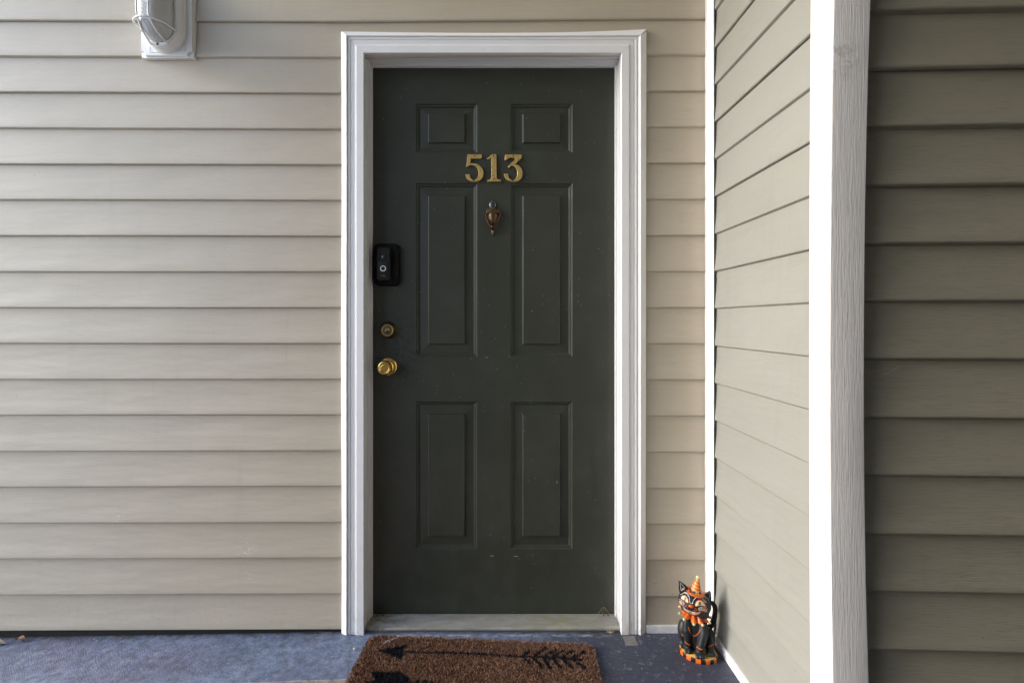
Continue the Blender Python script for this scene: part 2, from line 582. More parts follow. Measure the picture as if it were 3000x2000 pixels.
front_wall = empty("siding_wall", (-.9, .02, 0))
tag(front_wall, "long beige lap siding wall that the dark front door and the lamp are set in", "wall", "lap siding walls of the porch")
Zm = lambda k: .0077 + .1262 * k
siding("siding_boards", [(-2.35, -.548, 0, 16, -9), (.515, .749, 0, 16, .018), (-2.35, .749, 16, 26, -9)], Zm, zs_main, 1, (0, 0, 0), (1, 0, 0), (0, -1, 0), M_SIDE_MAIN, front_wall, hs=.70)
bm = bmesh.new()           # what the boards are nailed to, and the dark gap under them
box(bm, -2.35, -.50, .002, .14, -.12, 3.29)
box(bm, .45, .90, .002, .14, -.12, 3.29)
box(bm, -.50, .45, .002, .14, 2.05, 3.29)
fin(bm, "sheathing", M_DARK, front_wall)
bm = bmesh.new(); box(bm, .521, .733, -.0165, .0, -.004, .0255, .0015)
fin(bm, "base_trim", M_VINYL, front_wall)

side_wall = empty("siding_wall", (.75, -.35, 0))
tag(side_wall, "narrow pale siding return wall seen edge-on beside the cat figurine", "wall", "lap siding walls of the porch")
Zs = lambda k: 1.1385 + .127 * (k - 9)
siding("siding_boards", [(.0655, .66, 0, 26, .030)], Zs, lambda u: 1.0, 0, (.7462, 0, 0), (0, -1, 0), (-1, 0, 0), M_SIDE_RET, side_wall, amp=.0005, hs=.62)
bm = bmesh.new(); box(bm, .7535, .80, -.64, -.002, -.1, 3.29)
fin(bm, "sheathing", M_DARK, side_wall)
bm = bmesh.new(); box(bm, .7335, .7515, -.66, -.078, -.004, .0325, .0015)
fin(bm, "base_trim", M_VINYL, side_wall)

right_wall = empty("siding_wall", (1.4, -.69, 0))
tag(right_wall, "shaded olive brown siding wall right of the white corner post", "wall", "lap siding walls of the porch")
a = R(-2.4)
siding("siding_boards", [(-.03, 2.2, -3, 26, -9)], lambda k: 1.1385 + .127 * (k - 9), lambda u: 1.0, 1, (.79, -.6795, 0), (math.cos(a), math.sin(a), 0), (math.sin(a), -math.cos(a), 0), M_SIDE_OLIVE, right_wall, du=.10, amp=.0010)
bm = bmesh.new(); box(bm, .80, 2.86, -.675, -.55, -.1, 3.29)
fin(bm, "sheathing", M_DARK, right_wall)

# inside corner channel
bm = bmesh.new()
box(bm, .7318, .7346, -.072, -.001, -.002, 3.29, .0008)
box(bm, .7262, .7317, -.0190, -.0172, -.002, 3.29, .0006)
box(bm, .7480, .7490, -.060, -.001, -.002, 3.29)
tag(fin(bm, "corner_trim", M_VINYL), "thin bright white inside corner strip standing behind the cat figurine", "trim")


# outside corner post: a hollow wrap with a slight bow
def bow(z):
    t = (z - .95) / .84
    return .0125 * t * t if t > 0 else .010 * (t / .8) ** 2


def ripple(z):
    return .0022 * math.sin(z * 7 + 1) * math.exp(-((z - .55) / .35) ** 2) + .0012 * math.sin(z * 3.3)


post = empty("corner_post", (.75, -.69, 0))
tag(post, "tall white woodgrain outside corner post between the pale and the olive siding", "corner post")
bm = bmesh.new()
zz = [-.01 + .05 * i for i in range(66)]
prof = [(.745, -.640), (.7135, -.641), (.7130, -.6425), (.7130, -.7085), (.7136, -.7120), (.7155, -.7133), (.7200, -.7137), (.7500, -.7139),
        (.7840, -.7137), (.7872, -.7132), (.7880, -.7115), (.7880, -.690)]
rows = []
for z in zz:
    row = []
    for i, (x, y) in enumerate(prof):
        k = max(0.0, min(1.0, (-y - .640) / .07)) if i < 6 else 1.0
        fx = (x - .713) / .075
        dx = bow(z) * (.25 + .45 * k * (1 if i < 6 else 1) + .45 * max(0, fx))
        dy = -ripple(z) * max(0, 1 - abs(fx - .6) * 2.2) if i >= 5 else 0
        row.append(bm.verts.new((x + dx, y + dy, z)))
    rows.append(row)
for i in range(len(zz) - 1):
    for j in range(len(prof) - 1):
        f = bm.faces.new((rows[i][j], rows[i][j + 1], rows[i + 1][j + 1], rows[i + 1][j]))
        f.material_index = 0
fin(bm, "post_wrap", M_GRAIN, post, smooth=25)
bm = bmesh.new(); box(bm, .725, .786, -.700, -.650, -.01, 3.29)
fin(bm, "post_core", M_DARK, post)

# ------------------------------------------------------------ door frame
XL, XR, ZT = -.4705, .4300, 2.031
frame = empty("door_frame", (-.02, 0, 0))
tag(frame, "white moulded door casing around the dark green front door", "door frame")
# (distance from the opening, projection)
CAS = [(0, -.002), (0, .0235), (.0012, .0250), (.0255, .0250), (.0270, .0235), (.0290, .0220), (.0335, .0212), (.0385, .0212), (.0405, .0216),
       (.0420, .0215), (.0435, .0215), (.0445, .0195), (.0470, .0192), (.0485, .0220), (.0540, .0230), (.0550, .0205), (.0575, .0200),
       (.0590, .0260), (.0605, .0268), (.0800, .0150), (.0812, .0130), (.0812, .0)]


def casing(kind):
    bm = bmesh.new()
    rows = []
    N = 26
    ku = {'l': 1.0, 'r': 1.115, 't': 1.0}[kind]
    for i in range(N):
        t = i / (N - 1)
        row = []
        for u, h in CAS:
            out = max(0, (u - .056) / .025)
            uu = u * (ku if u > .058 else 1.0) if kind != 't' else u
            g = .0003
            if kind == 'l':
                z1 = ZT + u - g
                z = -.001 + (z1 + .001) * t
                x = XL - uu + out * .0012 * math.sin(z * 5)
            elif kind == 'r':
                z1 = ZT + u - g
                z = -.001 + (z1 + .001) * t
                x = XR + uu - out * .003 * (1 - t)
            else:
                x0, x1 = XL - u + g, XR + u * (1.0 if u < .058 else 1.115) - g
                x = x0 + (x1 - x0) * t
                z = ZT + u + out * (.008 * t ** 6 - .005 * math.sin(math.pi * t))
            row.append(bm.verts.new((x, -h - .0005, z)))
        rows.append(row)
    for i in range(N - 1):
        for j in range(len(CAS) - 1):
            bm.faces.new((rows[i][j], rows[i + 1][j], rows[i + 1][j + 1], rows[i][j + 1]))
    bm.faces.new(rows[0]); bm.faces.new(rows[-1])
    return bm


for k in 'lrt':
    fin(casing(k), "casing_board", M_WHITE, frame, smooth=20)

# jamb: reveal, stop with a small bead
DY = .070          # front face of the door leaf
for side in (-1, 1):
    bm = bmesh.new()
    x = XL if side < 0 else XR
    inn = -side
    xj = x + (-.0005 if side < 0 else .0045)
    xo = x + (-.025 if side < 0 else .030)
    box(bm, min(xj, xo), max(xj, xo), .0005, .10, -.002, ZT + .03)
    # stop, stepped towards the door
    s1 = x + (.0045 if side < 0 else .0018)
    s2 = x + (.0100 if side < 0 else -.0035)
    box(bm, min(s1, xj), max(s1, xj), .022, .050, .004, ZT - .002, .0008)
    box(bm, min(s2, xj), max(s2, xj), .0503, .0685, .012, ZT - .0055, .0008)
    fin(bm, "jamb", M_JAMB, frame)
bm = bmesh.new()
box(bm, XL + .0002, XR + .0042, .0005, .10, ZT + .0035, ZT + .03)
box(bm, XL + .005, XR + .0015, .022, .050, ZT - .0015, ZT + .0033, .0008)
box(bm, XL + .0102, XR - .0037, .0503, .0685, ZT - .0075, ZT + .0033, .0008)
fin(bm, "head_jamb", M_JAMB, frame)
bm = bmesh.new(); box(bm, XL - .02, XR + .02, .118, .13, -.05, 2.05)
fin(bm, "dark_backing", M_DARK, frame)

# threshold: ribbed aluminium and wood sill, worn
t = NT("worn_threshold_metal")
n1 = t.noise((7, 30, 9), detail=6, rough=.7)
c = t.mix(t.ramp(n1, .35, .65), (.30, .29, .25), (.46, .45, .42))
x_, y_, z_ = t.sep()[0:3]
rust = t.math('MULTIPLY', t.ramp(t.noise((22, 50, 9), detail=6, rough=.7, loc=(2, 1, 1)), .48, .62), t.ramp(x_, -.40, -.30, .9, .15))
c = t.mix(rust, c, (.17, .125, .07))
ml = t.math('MULTIPLY', t.ramp(t.dist((.21, .02, .02)), .03, .16, 1, 0), t.ramp(t.noise((26, 60, 9), detail=6, rough=.7), .42, .6))
c = t.mix(t.math('MULTIPLY', ml, .7), c, (.34, .34, .12))
spk = t.ramp(t.noise((120, 160, 100), detail=2, loc=(7, 2, 2)), .70, .73)
c = t.mix(t.math('MULTIPLY', spk, .8), c, (.09, .05, .035))
rb = t.ramp(t.math('SINE', t.math('MULTIPLY', y_, 1309.0)), .2, .8)
c = t.mix(t.math('MULTIPLY', rb, .38), c, (.13, .12, .10))
M_ALU = t.set(c, .5, .25, t.bump(n1, .2, .001))
thr = bm = bmesh.new()
prof = [(.078, -.0005), (.078, .0185), (.066, .0192)]
y = .064
while y > .004:
    zt = .0188 - (.064 - y) * .055
    prof += [(y, zt), (y - .0012, zt - .0016), (y - .0026, zt - .0016), (y - .0036, zt - .0002)]
    y -= .0048
prof += [(.000, .0150), (-.0090, .0140), (-.0098, .0120), (-.0095, .0070), (-.004, .0062), (-.004, -.0005)]
rows = [[bm.verts.new((xx, yy, zzz)) for yy, zzz in prof] for xx in (XL + .0012, XR - .0005)]
for j in range(len(prof) - 1):
    bm.faces.new((rows[0][j], rows[0][j + 1], rows[1][j + 1], rows[1][j]))
bm.faces.new(rows[0]); bm.faces.new(rows[1])
threshold = fin(bm, "threshold", M_ALU, frame)
for sx in (-.443, -.423, .386, .402):
    bm = bmesh.new()
    lathe(bm, [(.0001, .0002), (.0036, .0002), (.0036, .0006), (.0001, .0009)], Matrix.Translation((sx, .060, .0186)), 12)
    fin(bm, "screw", M_SCREW, threshold)

# ------------------------------------------------------------ door leaf
S = 1 / 796.0


def dx(px): return (px * 1.27551 - 1460) * S       # measurements of the leaf, in metres


def dz(py): return 1.093 - (py * 1.27551 - 942) * S


door = empty("front_door", (-.02, DY, .02))
tag(door, "dark green six-panel front door carrying brass number 513 and a knocker", "door")
PAN = []
for (x0, x1) in ((955, 1096), (1172, 1314.5)):
    for (zt_, zb_) in ((238.5, 350.5), (421, 819), (922, 1260.5)):
        PAN.append((dx(x0), dx(x1), dz(zb_), dz(zt_)))
bm = bmesh.new()
X0, X1, Z0, Z1 = XL + .004, XR + .002, .0215, ZT - .002
gx = sorted({X0, X1, *[p[0] for p in PAN], *[p[1] for p in PAN]})
gz = sorted({Z0, Z1, *[p[2] for p in PAN], *[p[3] for p in PAN]})


def inpan(cx, cz): return any(p[0] < cx < p[1] and p[2] < cz < p[3] for p in PAN)


for i in range(len(gx) - 1):
    for j in range(len(gz) - 1):
        if not inpan((gx[i] + gx[i + 1]) / 2, (gz[j] + gz[j + 1]) / 2):
            bm.faces.new([bm.verts.new(p) for p in ((gx[i], DY, gz[j]), (gx[i + 1], DY, gz[j]), (gx[i + 1], DY, gz[j + 1]), (gx[i], DY, gz[j + 1]))])
# embossed rim, trough, sloping field, raised middle (inset, depth)
RIM = [(0, 0), (.0008, .0006), (.0036, .0050), (.0048, .0056), (.0064, .0054), (.0085, .0060), (.0118, .0106), (.0132, .0112), (.0160, .0112),
       (.0440, .0090), (.0448, .0086), (.0470, .0022), (.0484, .0014)]
for (a0, a1, b0, b1) in PAN:
    prev = None
    small = (b1 - b0) < .2
    for ins, dep in RIM:
        k = 1.0
        iz = ins * (.80 if small and ins > .02 else 1.0)
        r4 = [bm.verts.new(p) for p in ((a0 + ins, DY + dep, b0 + iz), (a1 - ins, DY + dep, b0 + iz), (a1 - ins, DY + dep, b1 - iz), (a0 + ins, DY + dep, b1 - iz))]
        if prev:
            for q in range(4):
                bm.faces.new((prev[q], prev[(q + 1) % 4], r4[(q + 1) % 4], r4[q]))
        prev = r4
    bm.faces.new(prev)
box(bm, X0, X1, DY + .012, DY + .042, Z0, Z1)
for (p, q) in (((X0, Z0), (X1, Z0)), ((X0, Z1), (X1, Z1)), ((X0, Z0), (X0, Z1)), ((X1, Z0), (X1, Z1))):
    bm.faces.new([bm.verts.new(v) for v in ((p[0], DY, p[1]), (q[0], DY, q[1]), (q[0], DY + .013, q[1]), (p[0], DY + .013, p[1]))])
bmesh.ops.remove_doubles(bm, verts=bm.verts, dist=1e-5)
slab = fin(bm, "door_slab", M_DOOR, door)
bm = bmesh.new(); box(bm, X0, X1, DY + .001, DY + .040, .0192, .0213)
fin(bm, "door_sweep", M_DARK, door)
# chips and scuffs of bare metal low on the leaf
for (cx, cz, w, h, r_) in ((1130, 1275.5, .014, .0014, 1), (1185, 1276.5, .016, .0013, -2), (1279.5, 1107, .0016, .012, 3), (1188.5, 1029, .0014, .003, 0), (1118, 820.5, .014, .0010, -5), (1218, 925, .003, .0018, 0)):
    bm = bmesh.new()
    n = 12
    vs = []
    for i in range(n):
        t_ = 2 * math.pi * i / n
        q = 1 + .25 * math.sin(3 * t_ + cx)
        X = w / 2 * math.cos(t_) * q; Zq = h / 2 * math.sin(t_) * q
        ca, sa = math.cos(R(r_)), math.sin(R(r_))
        vs.append((X * ca - Zq * sa, X * sa + Zq * ca))
    y0 = DY + (.0012 if 1190 < cx < 1290 and cz > 950 else 0)
    if cx == 1188.5: y0 = DY + .0075
    f_ = [bm.verts.new((dx(cx) + u, y0 - .0006, dz(cz) + v)) for u, v in vs]
    b_ = [bm.verts.new((dx(cx) + u, y0 + .001, dz(cz) + v)) for u, v in vs]
    bm.faces.new(f_)
    for i in range(n): bm.faces.new((f_[i], f_[(i + 1) % n], b_[(i + 1) % n], b_[i]))
    fin(bm, "paint_chip", plain("bare_primer", (.5, .5, .46), .6), door)


# brass numbers ---------------------------------------------------------
def extrude_outline(pts, y_front, y_back, bev):
    """pts: closed outline in (x, z); front face pulled in by bev for a soft edge"""
    n = len(pts)
    P = [Vector((p[0], p[1])) for p in pts]
    area = sum(P[i].x * P[(i + 1) % n].y - P[(i + 1) % n].x * P[i].y for i in range(n))
    if area < 0: P.reverse()
    inner = []
    for i in range(n):
        d1 = (P[i] - P[i - 1]); d2 = (P[(i + 1) % n] - P[i])
        n1 = Vector((-d1.y, d1.x)).normalized() if d1.length > 1e-9 else Vector((0, 0))
        n2 = Vector((-d2.y, d2.x)).normalized() if d2.length > 1e-9 else n1
        m = (n1 + n2)
        m = m.normalized() if m.length > .3 else n1
        inner.append(P[i] + m * bev)
    bm = bmesh.new()
    fr = [bm.verts.new((p.x, y_front, p.y)) for p in inner]
    md = [bm.verts.new((p.x, y_front + bev * .9, p.y)) for p in P]
    bk = [bm.verts.new((p.x, y_back, p.y)) for p in P]
    for tri in tessellate_polygon([[Vector((p.x, p.y, 0)) for p in inner]]):
        try: bm.faces.new([fr[i] for i in tri])
        except ValueError: pass
    for i in range(n):
        j = (i + 1) % n
        bm.faces.new((fr[i], fr[j], md[j], md[i]))
        bm.faces.new((md[i], md[j], bk[j], bk[i]))
    return bm


def smooth_outline(spec):
    """spec: list of ('L'|'C', [points]); C runs are smoothed"""
    out = []
    for kind, pts in spec:
        if kind == 'L':
            out += [Vector((p[0], p[1], 0)) for p in pts]
        else:
            out += catmull([(p[0], p[1], 0) for p in pts], 5)
    res = []
    for p in out:
        if not res or (p - res[-1]).length > 1.0: res.append(p)
    return [(p.x, p.y) for p in res]


FIVE = [('L', [(364, 167), (574, 167), (582, 176), (582, 205), (572, 226), (556, 232), (414, 234), (406, 300)]),
        ('C', [(406, 302), (455, 303), (515, 318), (570, 358), (603, 415), (606, 475), (588, 530), (548, 568), (500, 584), (445, 584), (395, 570), (352, 535), (332, 488)]),
        ('L', [(330, 473), (394, 470)]),
        ('C', [(398, 480), (408, 518), (432, 549), (468, 560), (500, 545), (525, 505), (533, 450), (521, 395), (488, 352), (440, 334), (395, 334)]),
        ('L', [(374, 350), (352, 360), (342, 350), (350, 318)])]
ONE = [('L', [(742, 167), (804, 167), (807, 180), (808, 515)]), ('C', [(809, 520), (815, 538), (832, 549), (858, 552)]),
       ('L', [(880, 555), (880, 583), (671, 585), (670, 556), (690, 553)]), ('C', [(692, 552), (712, 548), (724, 535), (729, 515)]),
       ('L', [(730, 510), (728, 228), (705, 226), (680, 246), (667, 246), (663, 234), (672, 222), (700, 200), (722, 178)])]
THREE = [('L', [(940, 175), (950, 170), (1186, 170), (1193, 182), (1190, 222), (1170, 240), (1098, 312)]),
         ('C', [(1096, 316), (1140, 335), (1182, 372), (1206, 425), (1207, 480), (1190, 530), (1155, 565), (1105, 584), (1050, 586), (995, 572), (952, 540), (925, 495)]),
         ('L', [(920, 466), (984, 466)]),
         ('C', [(986, 478), (992, 512), (1015, 545), (1048, 561), (1085, 553), (1113, 520), (1127, 470), (1124, 415), (1100, 370), (1062, 345), (1025, 345)]),
         ('L', [(1002, 372), (986, 366), (982, 354), (1000, 336), (1094, 240), (1092, 222), (1016, 220)]),
         ('C', [(1010, 221), (990, 228), (975, 242), (968, 256)]), ('L', [(940, 257), (934, 248)])]
K5 = 5.2267


def q5(p): return ((1300 + p[0] / K5 - 1460) * S * .995, 1.093 - (420 + p[1] / K5 - 942) * S * .995)


for nm, spec, screws in (("digit_five", FIVE, ((474, 195), (458, 566))), ("digit_one", ONE, ((763, 196), (771, 542))), ("digit_three", THREE, ((1062, 186), (1050, 570)))):
    pts = [q5(p) for p in smooth_outline(spec)]
    d = fin(extrude_outline(pts, DY - .0085, DY - .0005, .0013), nm, M_DIGIT, door)
    for sp in screws:
        bm = bmesh.new()
        x, z = q5(sp)
        lathe(bm, [(.0001, 0), (.0024, 0), (.0024, .0012), (.0001, .0016)], Matrix.Translation((x, DY - .0083, z)) @ Matrix.Rotation(R(90), 4, 'X'), 12)
        fin(bm, "screw", M_SCREW, d)


# knocker ---------------------------------------------------------------
FY = Matrix.Rotation(R(90), 4, 'X')      # local +Z -> world -Y (out of the door)
kx = q5((750, 0))[0]
knocker = None
bm = bmesh.new()
kz = lambda p: q5((0, p))[1]
kk = lambda p: q5((p, 0))[0]
# back plate: cap, neck, block, shield, finial
lathe(bm, [(.0001, .004), (.0062, .0035), (.0075, 0)], Matrix.Translation((kx, DY, kz(888))) @ FY, 20)
box(bm, kk(700), kk(800), DY - .004, DY - .0002, kz(1015), kz(900), .001)
box(bm, kk(652), kk(848), DY - .013, DY - .0002, kz(1080), kz(1010), .0025, 3)
knocker = fin(bm, "door_knocker", M_KNOCK, door, smooth=40)
bm = bmesh.new()      # bulging shield
n = 22
rows = []
for i in range(n + 1):
    t_ = i / n
    z = kz(1078) + (kz(1238) - kz(1078)) * t_
    hw = .0178 * (1 - t_ ** 2.3) ** .62 if t_ < 1 else 0
    hw = max(hw, .0004)
    row = []
    for k in range(15):
        s_ = -1 + 2 * k / 14
        row.append(bm.verts.new((kx + hw * s_, DY - .001 - .0115 * math.sqrt(max(0, 1 - s_ * s_)) * (hw / .0178) ** .6, z)))
    rows.append(row)
for i in range(n):
    for k in range(14):
        bm.faces.new((rows[i][k], rows[i][k + 1], rows[i + 1][k + 1], rows[i + 1][k]))
fin(bm, "shield", M_KNOCK, knocker, smooth=True)
bm = bmesh.new()      # swinging handle, a V of copper
path = [(kk(652), DY - .010, kz(1045)), (kk(642), DY - .011, kz(1062)), (kk(648), DY - .013, kz(1110)), (kk(668), DY - .014, kz(1180)), (kk(700), DY - .015, kz(1245)), (kk(735), DY - .016, kz(1290)),
        (kk(752), DY - .016, kz(1300)), (kk(772), DY - .016, kz(1290)), (kk(808), DY - .015, kz(1240)), (kk(842), DY - .014, kz(1175)), (kk(866), DY - .013, kz(1105)), (kk(872), DY - .011, kz(1060)), (kk(852), DY - .010, kz(1045))]
pp = catmull(path, 4)
rr = [.0022 + .0030 * math.sin(math.pi * i / (len(pp) - 1)) ** 2 for i in range(len(pp))]
tube(bm, pp, rr, 10)
lathe(bm, [(.0001, .0075), (.005, .0065), (.0075, .0035), (.0080, 0), (.006, -.004), (.0001, -.005)], Matrix.Translation((kx, DY - .016, kz(1285))) @ FY, 18)
fin(bm, "knocker_handle", M_COPPER, knocker, smooth=True)
bm = bmesh.new()      # striking plate and finial
lathe(bm, [(.0001, -.013), (.0030, -.011), (.0048, -.008), (.0030, -.0055), (.0042, -.003), (.0062, .0005), (.0035, .004), (.0028, .010), (.0001, .012)],
      Matrix.Translation((kx, DY - .005, kz(1355))), 18)
fin(bm, "finial", M_KNOCK, knocker, smooth=True)
bm = bmesh.new()
PX, PZ = kk(750), kz(938)
lathe(bm, [(.0001, -.001), (.0122, -.001), (.0126, .003), (.0118, .0062), (.0100, .0068), (.0088, .0056), (.0080, .0030), (.0001, .0026)], Matrix.Translation((PX, DY, PZ)) @ FY, 32)
peep = fin(bm, "peephole", M_CHROME, door, smooth=40)
bm = bmesh.new()
lathe(bm, [(.0078, .0028), (.0060, .0048), (.0030, .0062), (.0001, .0066)], Matrix.Translation((PX, DY, PZ)) @ FY, 24)
fin(bm, "lens", M_LENS, peep, smooth=True)

# deadbolt and knob -----------------------------------------------------
bx_, bz_ = -.4030, 1.0615
bm = bmesh.new()
lathe(bm, [(.0001, .0), (.0315, .0), (.0318, .0030), (.0300, .0055), (.0275, .0110), (.0242, .0235), (.0232, .0255), (.0210, .0258)], Matrix.Translation((bx_, DY, bz_)) @ FY, 48)
bolt = fin(bm, "deadbolt", M_BRASSDARK, door, smooth=30)
bm = bmesh.new()
lathe(bm, [(.0212, .0235), (.0214, .0262), (.0200, .0274), (.0180, .0274), (.0172, .0256), (.0162, .0250), (.0085, .0252), (.0082, .0268), (.0001, .0268)], Matrix.Translation((bx_, DY, bz_)) @ FY, 44)
face = fin(bm, "lock_face", M_BRASSDULL, bolt, smooth=30)
bm = bmesh.new(); lathe(bm, [(.0001, .0266), (.0062, .0266), (.0062, .0274), (.0001, .0276)], Matrix.Translation((bx_ + .0008, DY, bz_ - .006)) @ FY, 20)
box(bm, bx_ + .0002, bx_ + .0016, DY - .0282, DY - .0270, bz_ - .0105, bz_ - .0025)
fin(bm, "keyhole", M_SCREW, bolt)

nx_, nz_ = -.4060, .9280
bm = bmesh.new()
T = Matrix.Translation((nx_, DY, nz_)) @ FY
lathe(bm, [(.0001, 0), (.0335, 0), (.0338, .0020), (.0322, .0048), (.0290, .0072), (.0255, .0082), (.0215, .0088), (.0185, .0120), (.0168, .0135), (.0001, .0135)], T, 52)
knob = fin(bm, "door_knob", M_BRASS, door, smooth=35)
bm = bmesh.new()
lathe(bm, [(.0125, .0120), (.0120, .0260), (.0140, .0320), (.0195, .0385), (.0245, .0450), (.0262, .0510), (.0256, .0570), (.0230, .0612), (.0200, .0624), (.0178, .0612), (.0160, .0590), (.0145, .0584),
           (.0125, .0588), (.0110, .0600), (.0001, .0602)], T, 48)
fin(bm, "knob_grip", M_BRASS, knob, smooth=35)
for a_ in (38, -38):
    bm = bmesh.new()
    lathe(bm, [(.0001, .0078), (.0034, .0078), (.0030, .0098), (.0001, .0104)], Matrix.Translation((nx_ + .0255 * math.cos(R(a_)), DY + .001, nz_ + .0255 * math.sin(R(a_)))) @ FY, 14)
    fin(bm, "screw", mat_brass("reddish_brass", (.55, .22, .07), amount=.2), knob)

# ------------------------------------------------------------ video doorbell
bell = empty("doorbell", (-.41, DY - .002, 1.30))
tag(bell, "black doorbell with a glowing-white ring button beside the left jamb", "doorbell")
BX0, BX1, BZ0, BZ1 = -.4560, -.3600, 1.2230, 1.3780


def rounded(x0, x1, z0, z1, r, n=7):
    pts = []
    for cx, cz, a0 in ((x1 - r, z1 - r, 0), (x0 + r, z1 - r, 90), (x0 + r, z0 + r, 180), (x1 - r, z0 + r, 270)):
        for i in range(n + 1):
            a = R(a0 + 90 * i / n)
            pts.append((cx + r * math.cos(a), cz + r * math.sin(a)))
    return pts


def pad(x0, x1, z0, z1, r, ys, insets, mats, name, parent, dxs=None):
    bm = bmesh.new()
    rings = []
    for i, (y, ins) in enumerate(zip(ys, insets)):
        d = dxs[i] if dxs else 0
        rings.append([bm.verts.new((p[0] + d, y, p[1])) for p in rounded(x0 + ins, x1 - ins, z0 + ins, z1 - ins, max(.002, r - ins * .6))])
    for a, b in zip(rings, rings[1:]):
        for i in range(len(a)):
            bm.faces.new((a[i], a[(i + 1) % len(a)], b[(i + 1) % len(a)], b[i]))
    bm.faces.new(rings[-1]); bm.faces.new(rings[0])
    return fin(bm, name, mats, parent, smooth=35)


pad(BX0, BX1, BZ0, BZ1, .020, (DY - .001, DY - .018, DY - .026, DY - .029), (0, .001, .004, .009), M_BLACK, "backplate", bell)
body = pad(-.4375, -.3875, 1.2380, 1.3600, .010, (DY - .028, DY - .046, DY - .050), (0, .001, .004), M_BLACKG, "doorbell_body", bell)
pad(-.4300, -.3950, 1.2480, 1.3080, .004, (DY - .0495, DY - .0515, DY - .0520), (0, 0, .001), plain("dark_faceplate", (.014, .012, .008), .5, spec=.3), "faceplate", bell)
fy = DY - .0522
CX, CZ = -.4125, 1.2830
bm = bmesh.new()
ring = [(CX + .0088 * math.cos(2 * math.pi * i / 40), fy, CZ + .0088 * math.sin(2 * math.pi * i / 40)) for i in range(40)]
tube(bm, ring, .0013, 8, closed=True)
gl = plain("button_ring_light", (.8, .82, .85), .3)
gb = gl.node_tree.nodes["Principled BSDF"]
gb.inputs["Emission Color"].default_value = (.85, .9, 1, 1); gb.inputs["Emission Strength"].default_value = .05
fin(bm, "button_ring", gl, body, smooth=True)
bm = bmesh.new(); lathe(bm, [(.0001, .0003), (.0076, .0003), (.0072, .0012), (.0001, .0013)], Matrix.Translation((CX, fy + .0005, CZ)) @ FY, 28)
fin(bm, "button", M_BLACKG, body, smooth=30)
bm = bmesh.new(); lathe(bm, [(.0001, -.001), (.0085, -.001), (.0085, .0025), (.0060, .0040), (.0001, .0046)], Matrix.Translation((CX + .002, DY - .050, 1.3245)) @ FY, 28)
fin(bm, "camera_lens", M_LENS, body, smooth=30)
bm = bmesh.new()     # curved ribs on the lower corner of the housing
for k in range(4):
    r_ = .026 + .0045 * k
    p = [(CX + .004 + (r_ + .003) * math.cos(R(a)), DY - .0285 - .0005, 1.2765 + 1.12 * r_ * math.sin(R(a))) for a in range(-140, 1, 14)]
    tube(bm, p, .0009, 6)
fin(bm, "ribs", M_BLACKG, bell, smooth=True)
cu = bpy.data.curves.new("word", 'FONT')
cu.body = "ring"; cu.size = .0088; cu.extrude = .0002; cu.align_x = 'CENTER'
tmp = bpy.data.objects.new("word", cu); COL.objects.link(tmp)
bpy.context.view_layer.update()
me = bpy.data.meshes.new_from_object(tmp)
me.transform(Matrix.Translation((CX, fy - .0002, 1.2550)) @ Matrix.Rotation(R(90), 4, 'X'))
bpy.data.objects.remove(tmp)
link("logo", me, plain("orange_print", (.42, .13, .06), .6), body)

# ------------------------------------------------------------ wall lamp
lamp = empty("wall_lamp", (-1.158, 0, 2.15))
tag(lamp, "white caged bulkhead lamp on a square block mounted on the siding", "lamp")
M_LAMPW = mat_white("chalky_white_enamel", (.80, .80, .79), grime=.35, rough=.42)
LX = -1.158


def notched(w0, w1, z0, z1, r, n=6):
    """rectangle whose corners are scooped out"""
    pts = []
    for cx, cz, a0, a1 in ((w1, z1, 180, 270), (w0, z1, 270, 360), (w0, z0, 0, 90), (w1, z0, 90, 180)):
        seq = [R(a0 + (a1 - a0) * i / n) for i in range(n + 1)]
        arc = [(cx + r * math.cos(a), cz + r * math.sin(a)) for a in seq]
        pts.append(arc)
    out = []
    out += list(reversed(pts[0])); out += list(reversed(pts[1])); out += list(reversed(pts[2])); out += list(reversed(pts[3]))
    return out


def prism(pts, ys, scale=None, bm=None):
    bm = bm or bmesh.new()
    cx = sum(p[0] for p in pts) / len(pts); cz = sum(p[1] for p in pts) / len(pts)
    rings = []
    for i, y in enumerate(ys):
        s_ = scale[i] if scale else 1
        rings.append([bm.verts.new((cx + (p[0] - cx) * s_, y, cz + (p[1] - cz) * s_)) for p in pts])
    for a, b in zip(rings, rings[1:]):
        for i in range(len(a)): bm.faces.new((a[i], a[(i + 1) % len(a)], b[(i + 1) % len(a)], b[i]))
    bm.faces.new(rings[0]); bm.faces.new(rings[-1])
    return bm


bm = bmesh.new()
box(bm, LX - .0935, LX + .0905, -.0175, -.0005, 2.0172, 2.297, .001)
prism(notched(LX - .0915, LX + .0885, 2.0205, 2.2945, .016), (-.0125, -.0225, -.0255), (1, 1, .985), bm)
plate = fin(bm, "mounting_block", M_LAMPW, lamp, smooth=30)
bm = bmesh.new()      # raised rim lines of the block
for x0, x1, z0, z1 in ((LX + .062, LX + .065, 2.035, 2.27), (LX - .062, LX - .059, 2.035, 2.27), (LX - .058, LX + .061, 2.032, 2.035), (LX - .058, LX + .061, 2.27, 2.273)):
    box(bm, x0, x1, -.0275, -.0250, z0, z1, .0008)
fin(bm, "block_moulding", M_LAMPW, plate)


def stadium(hw, z0, z1, n=18, cx=LX):
    pts = []
    for i in range(n + 1):
        a = R(180 + 180 * i / n)
        pts.append((cx + hw * math.cos(a), z0 + hw + hw * math.sin(a)))
    for i in range(n + 1):
        a = R(180 * i / n)
        pts.append((cx + hw * math.cos(a), z1 - hw + hw * math.sin(a)))
    return pts


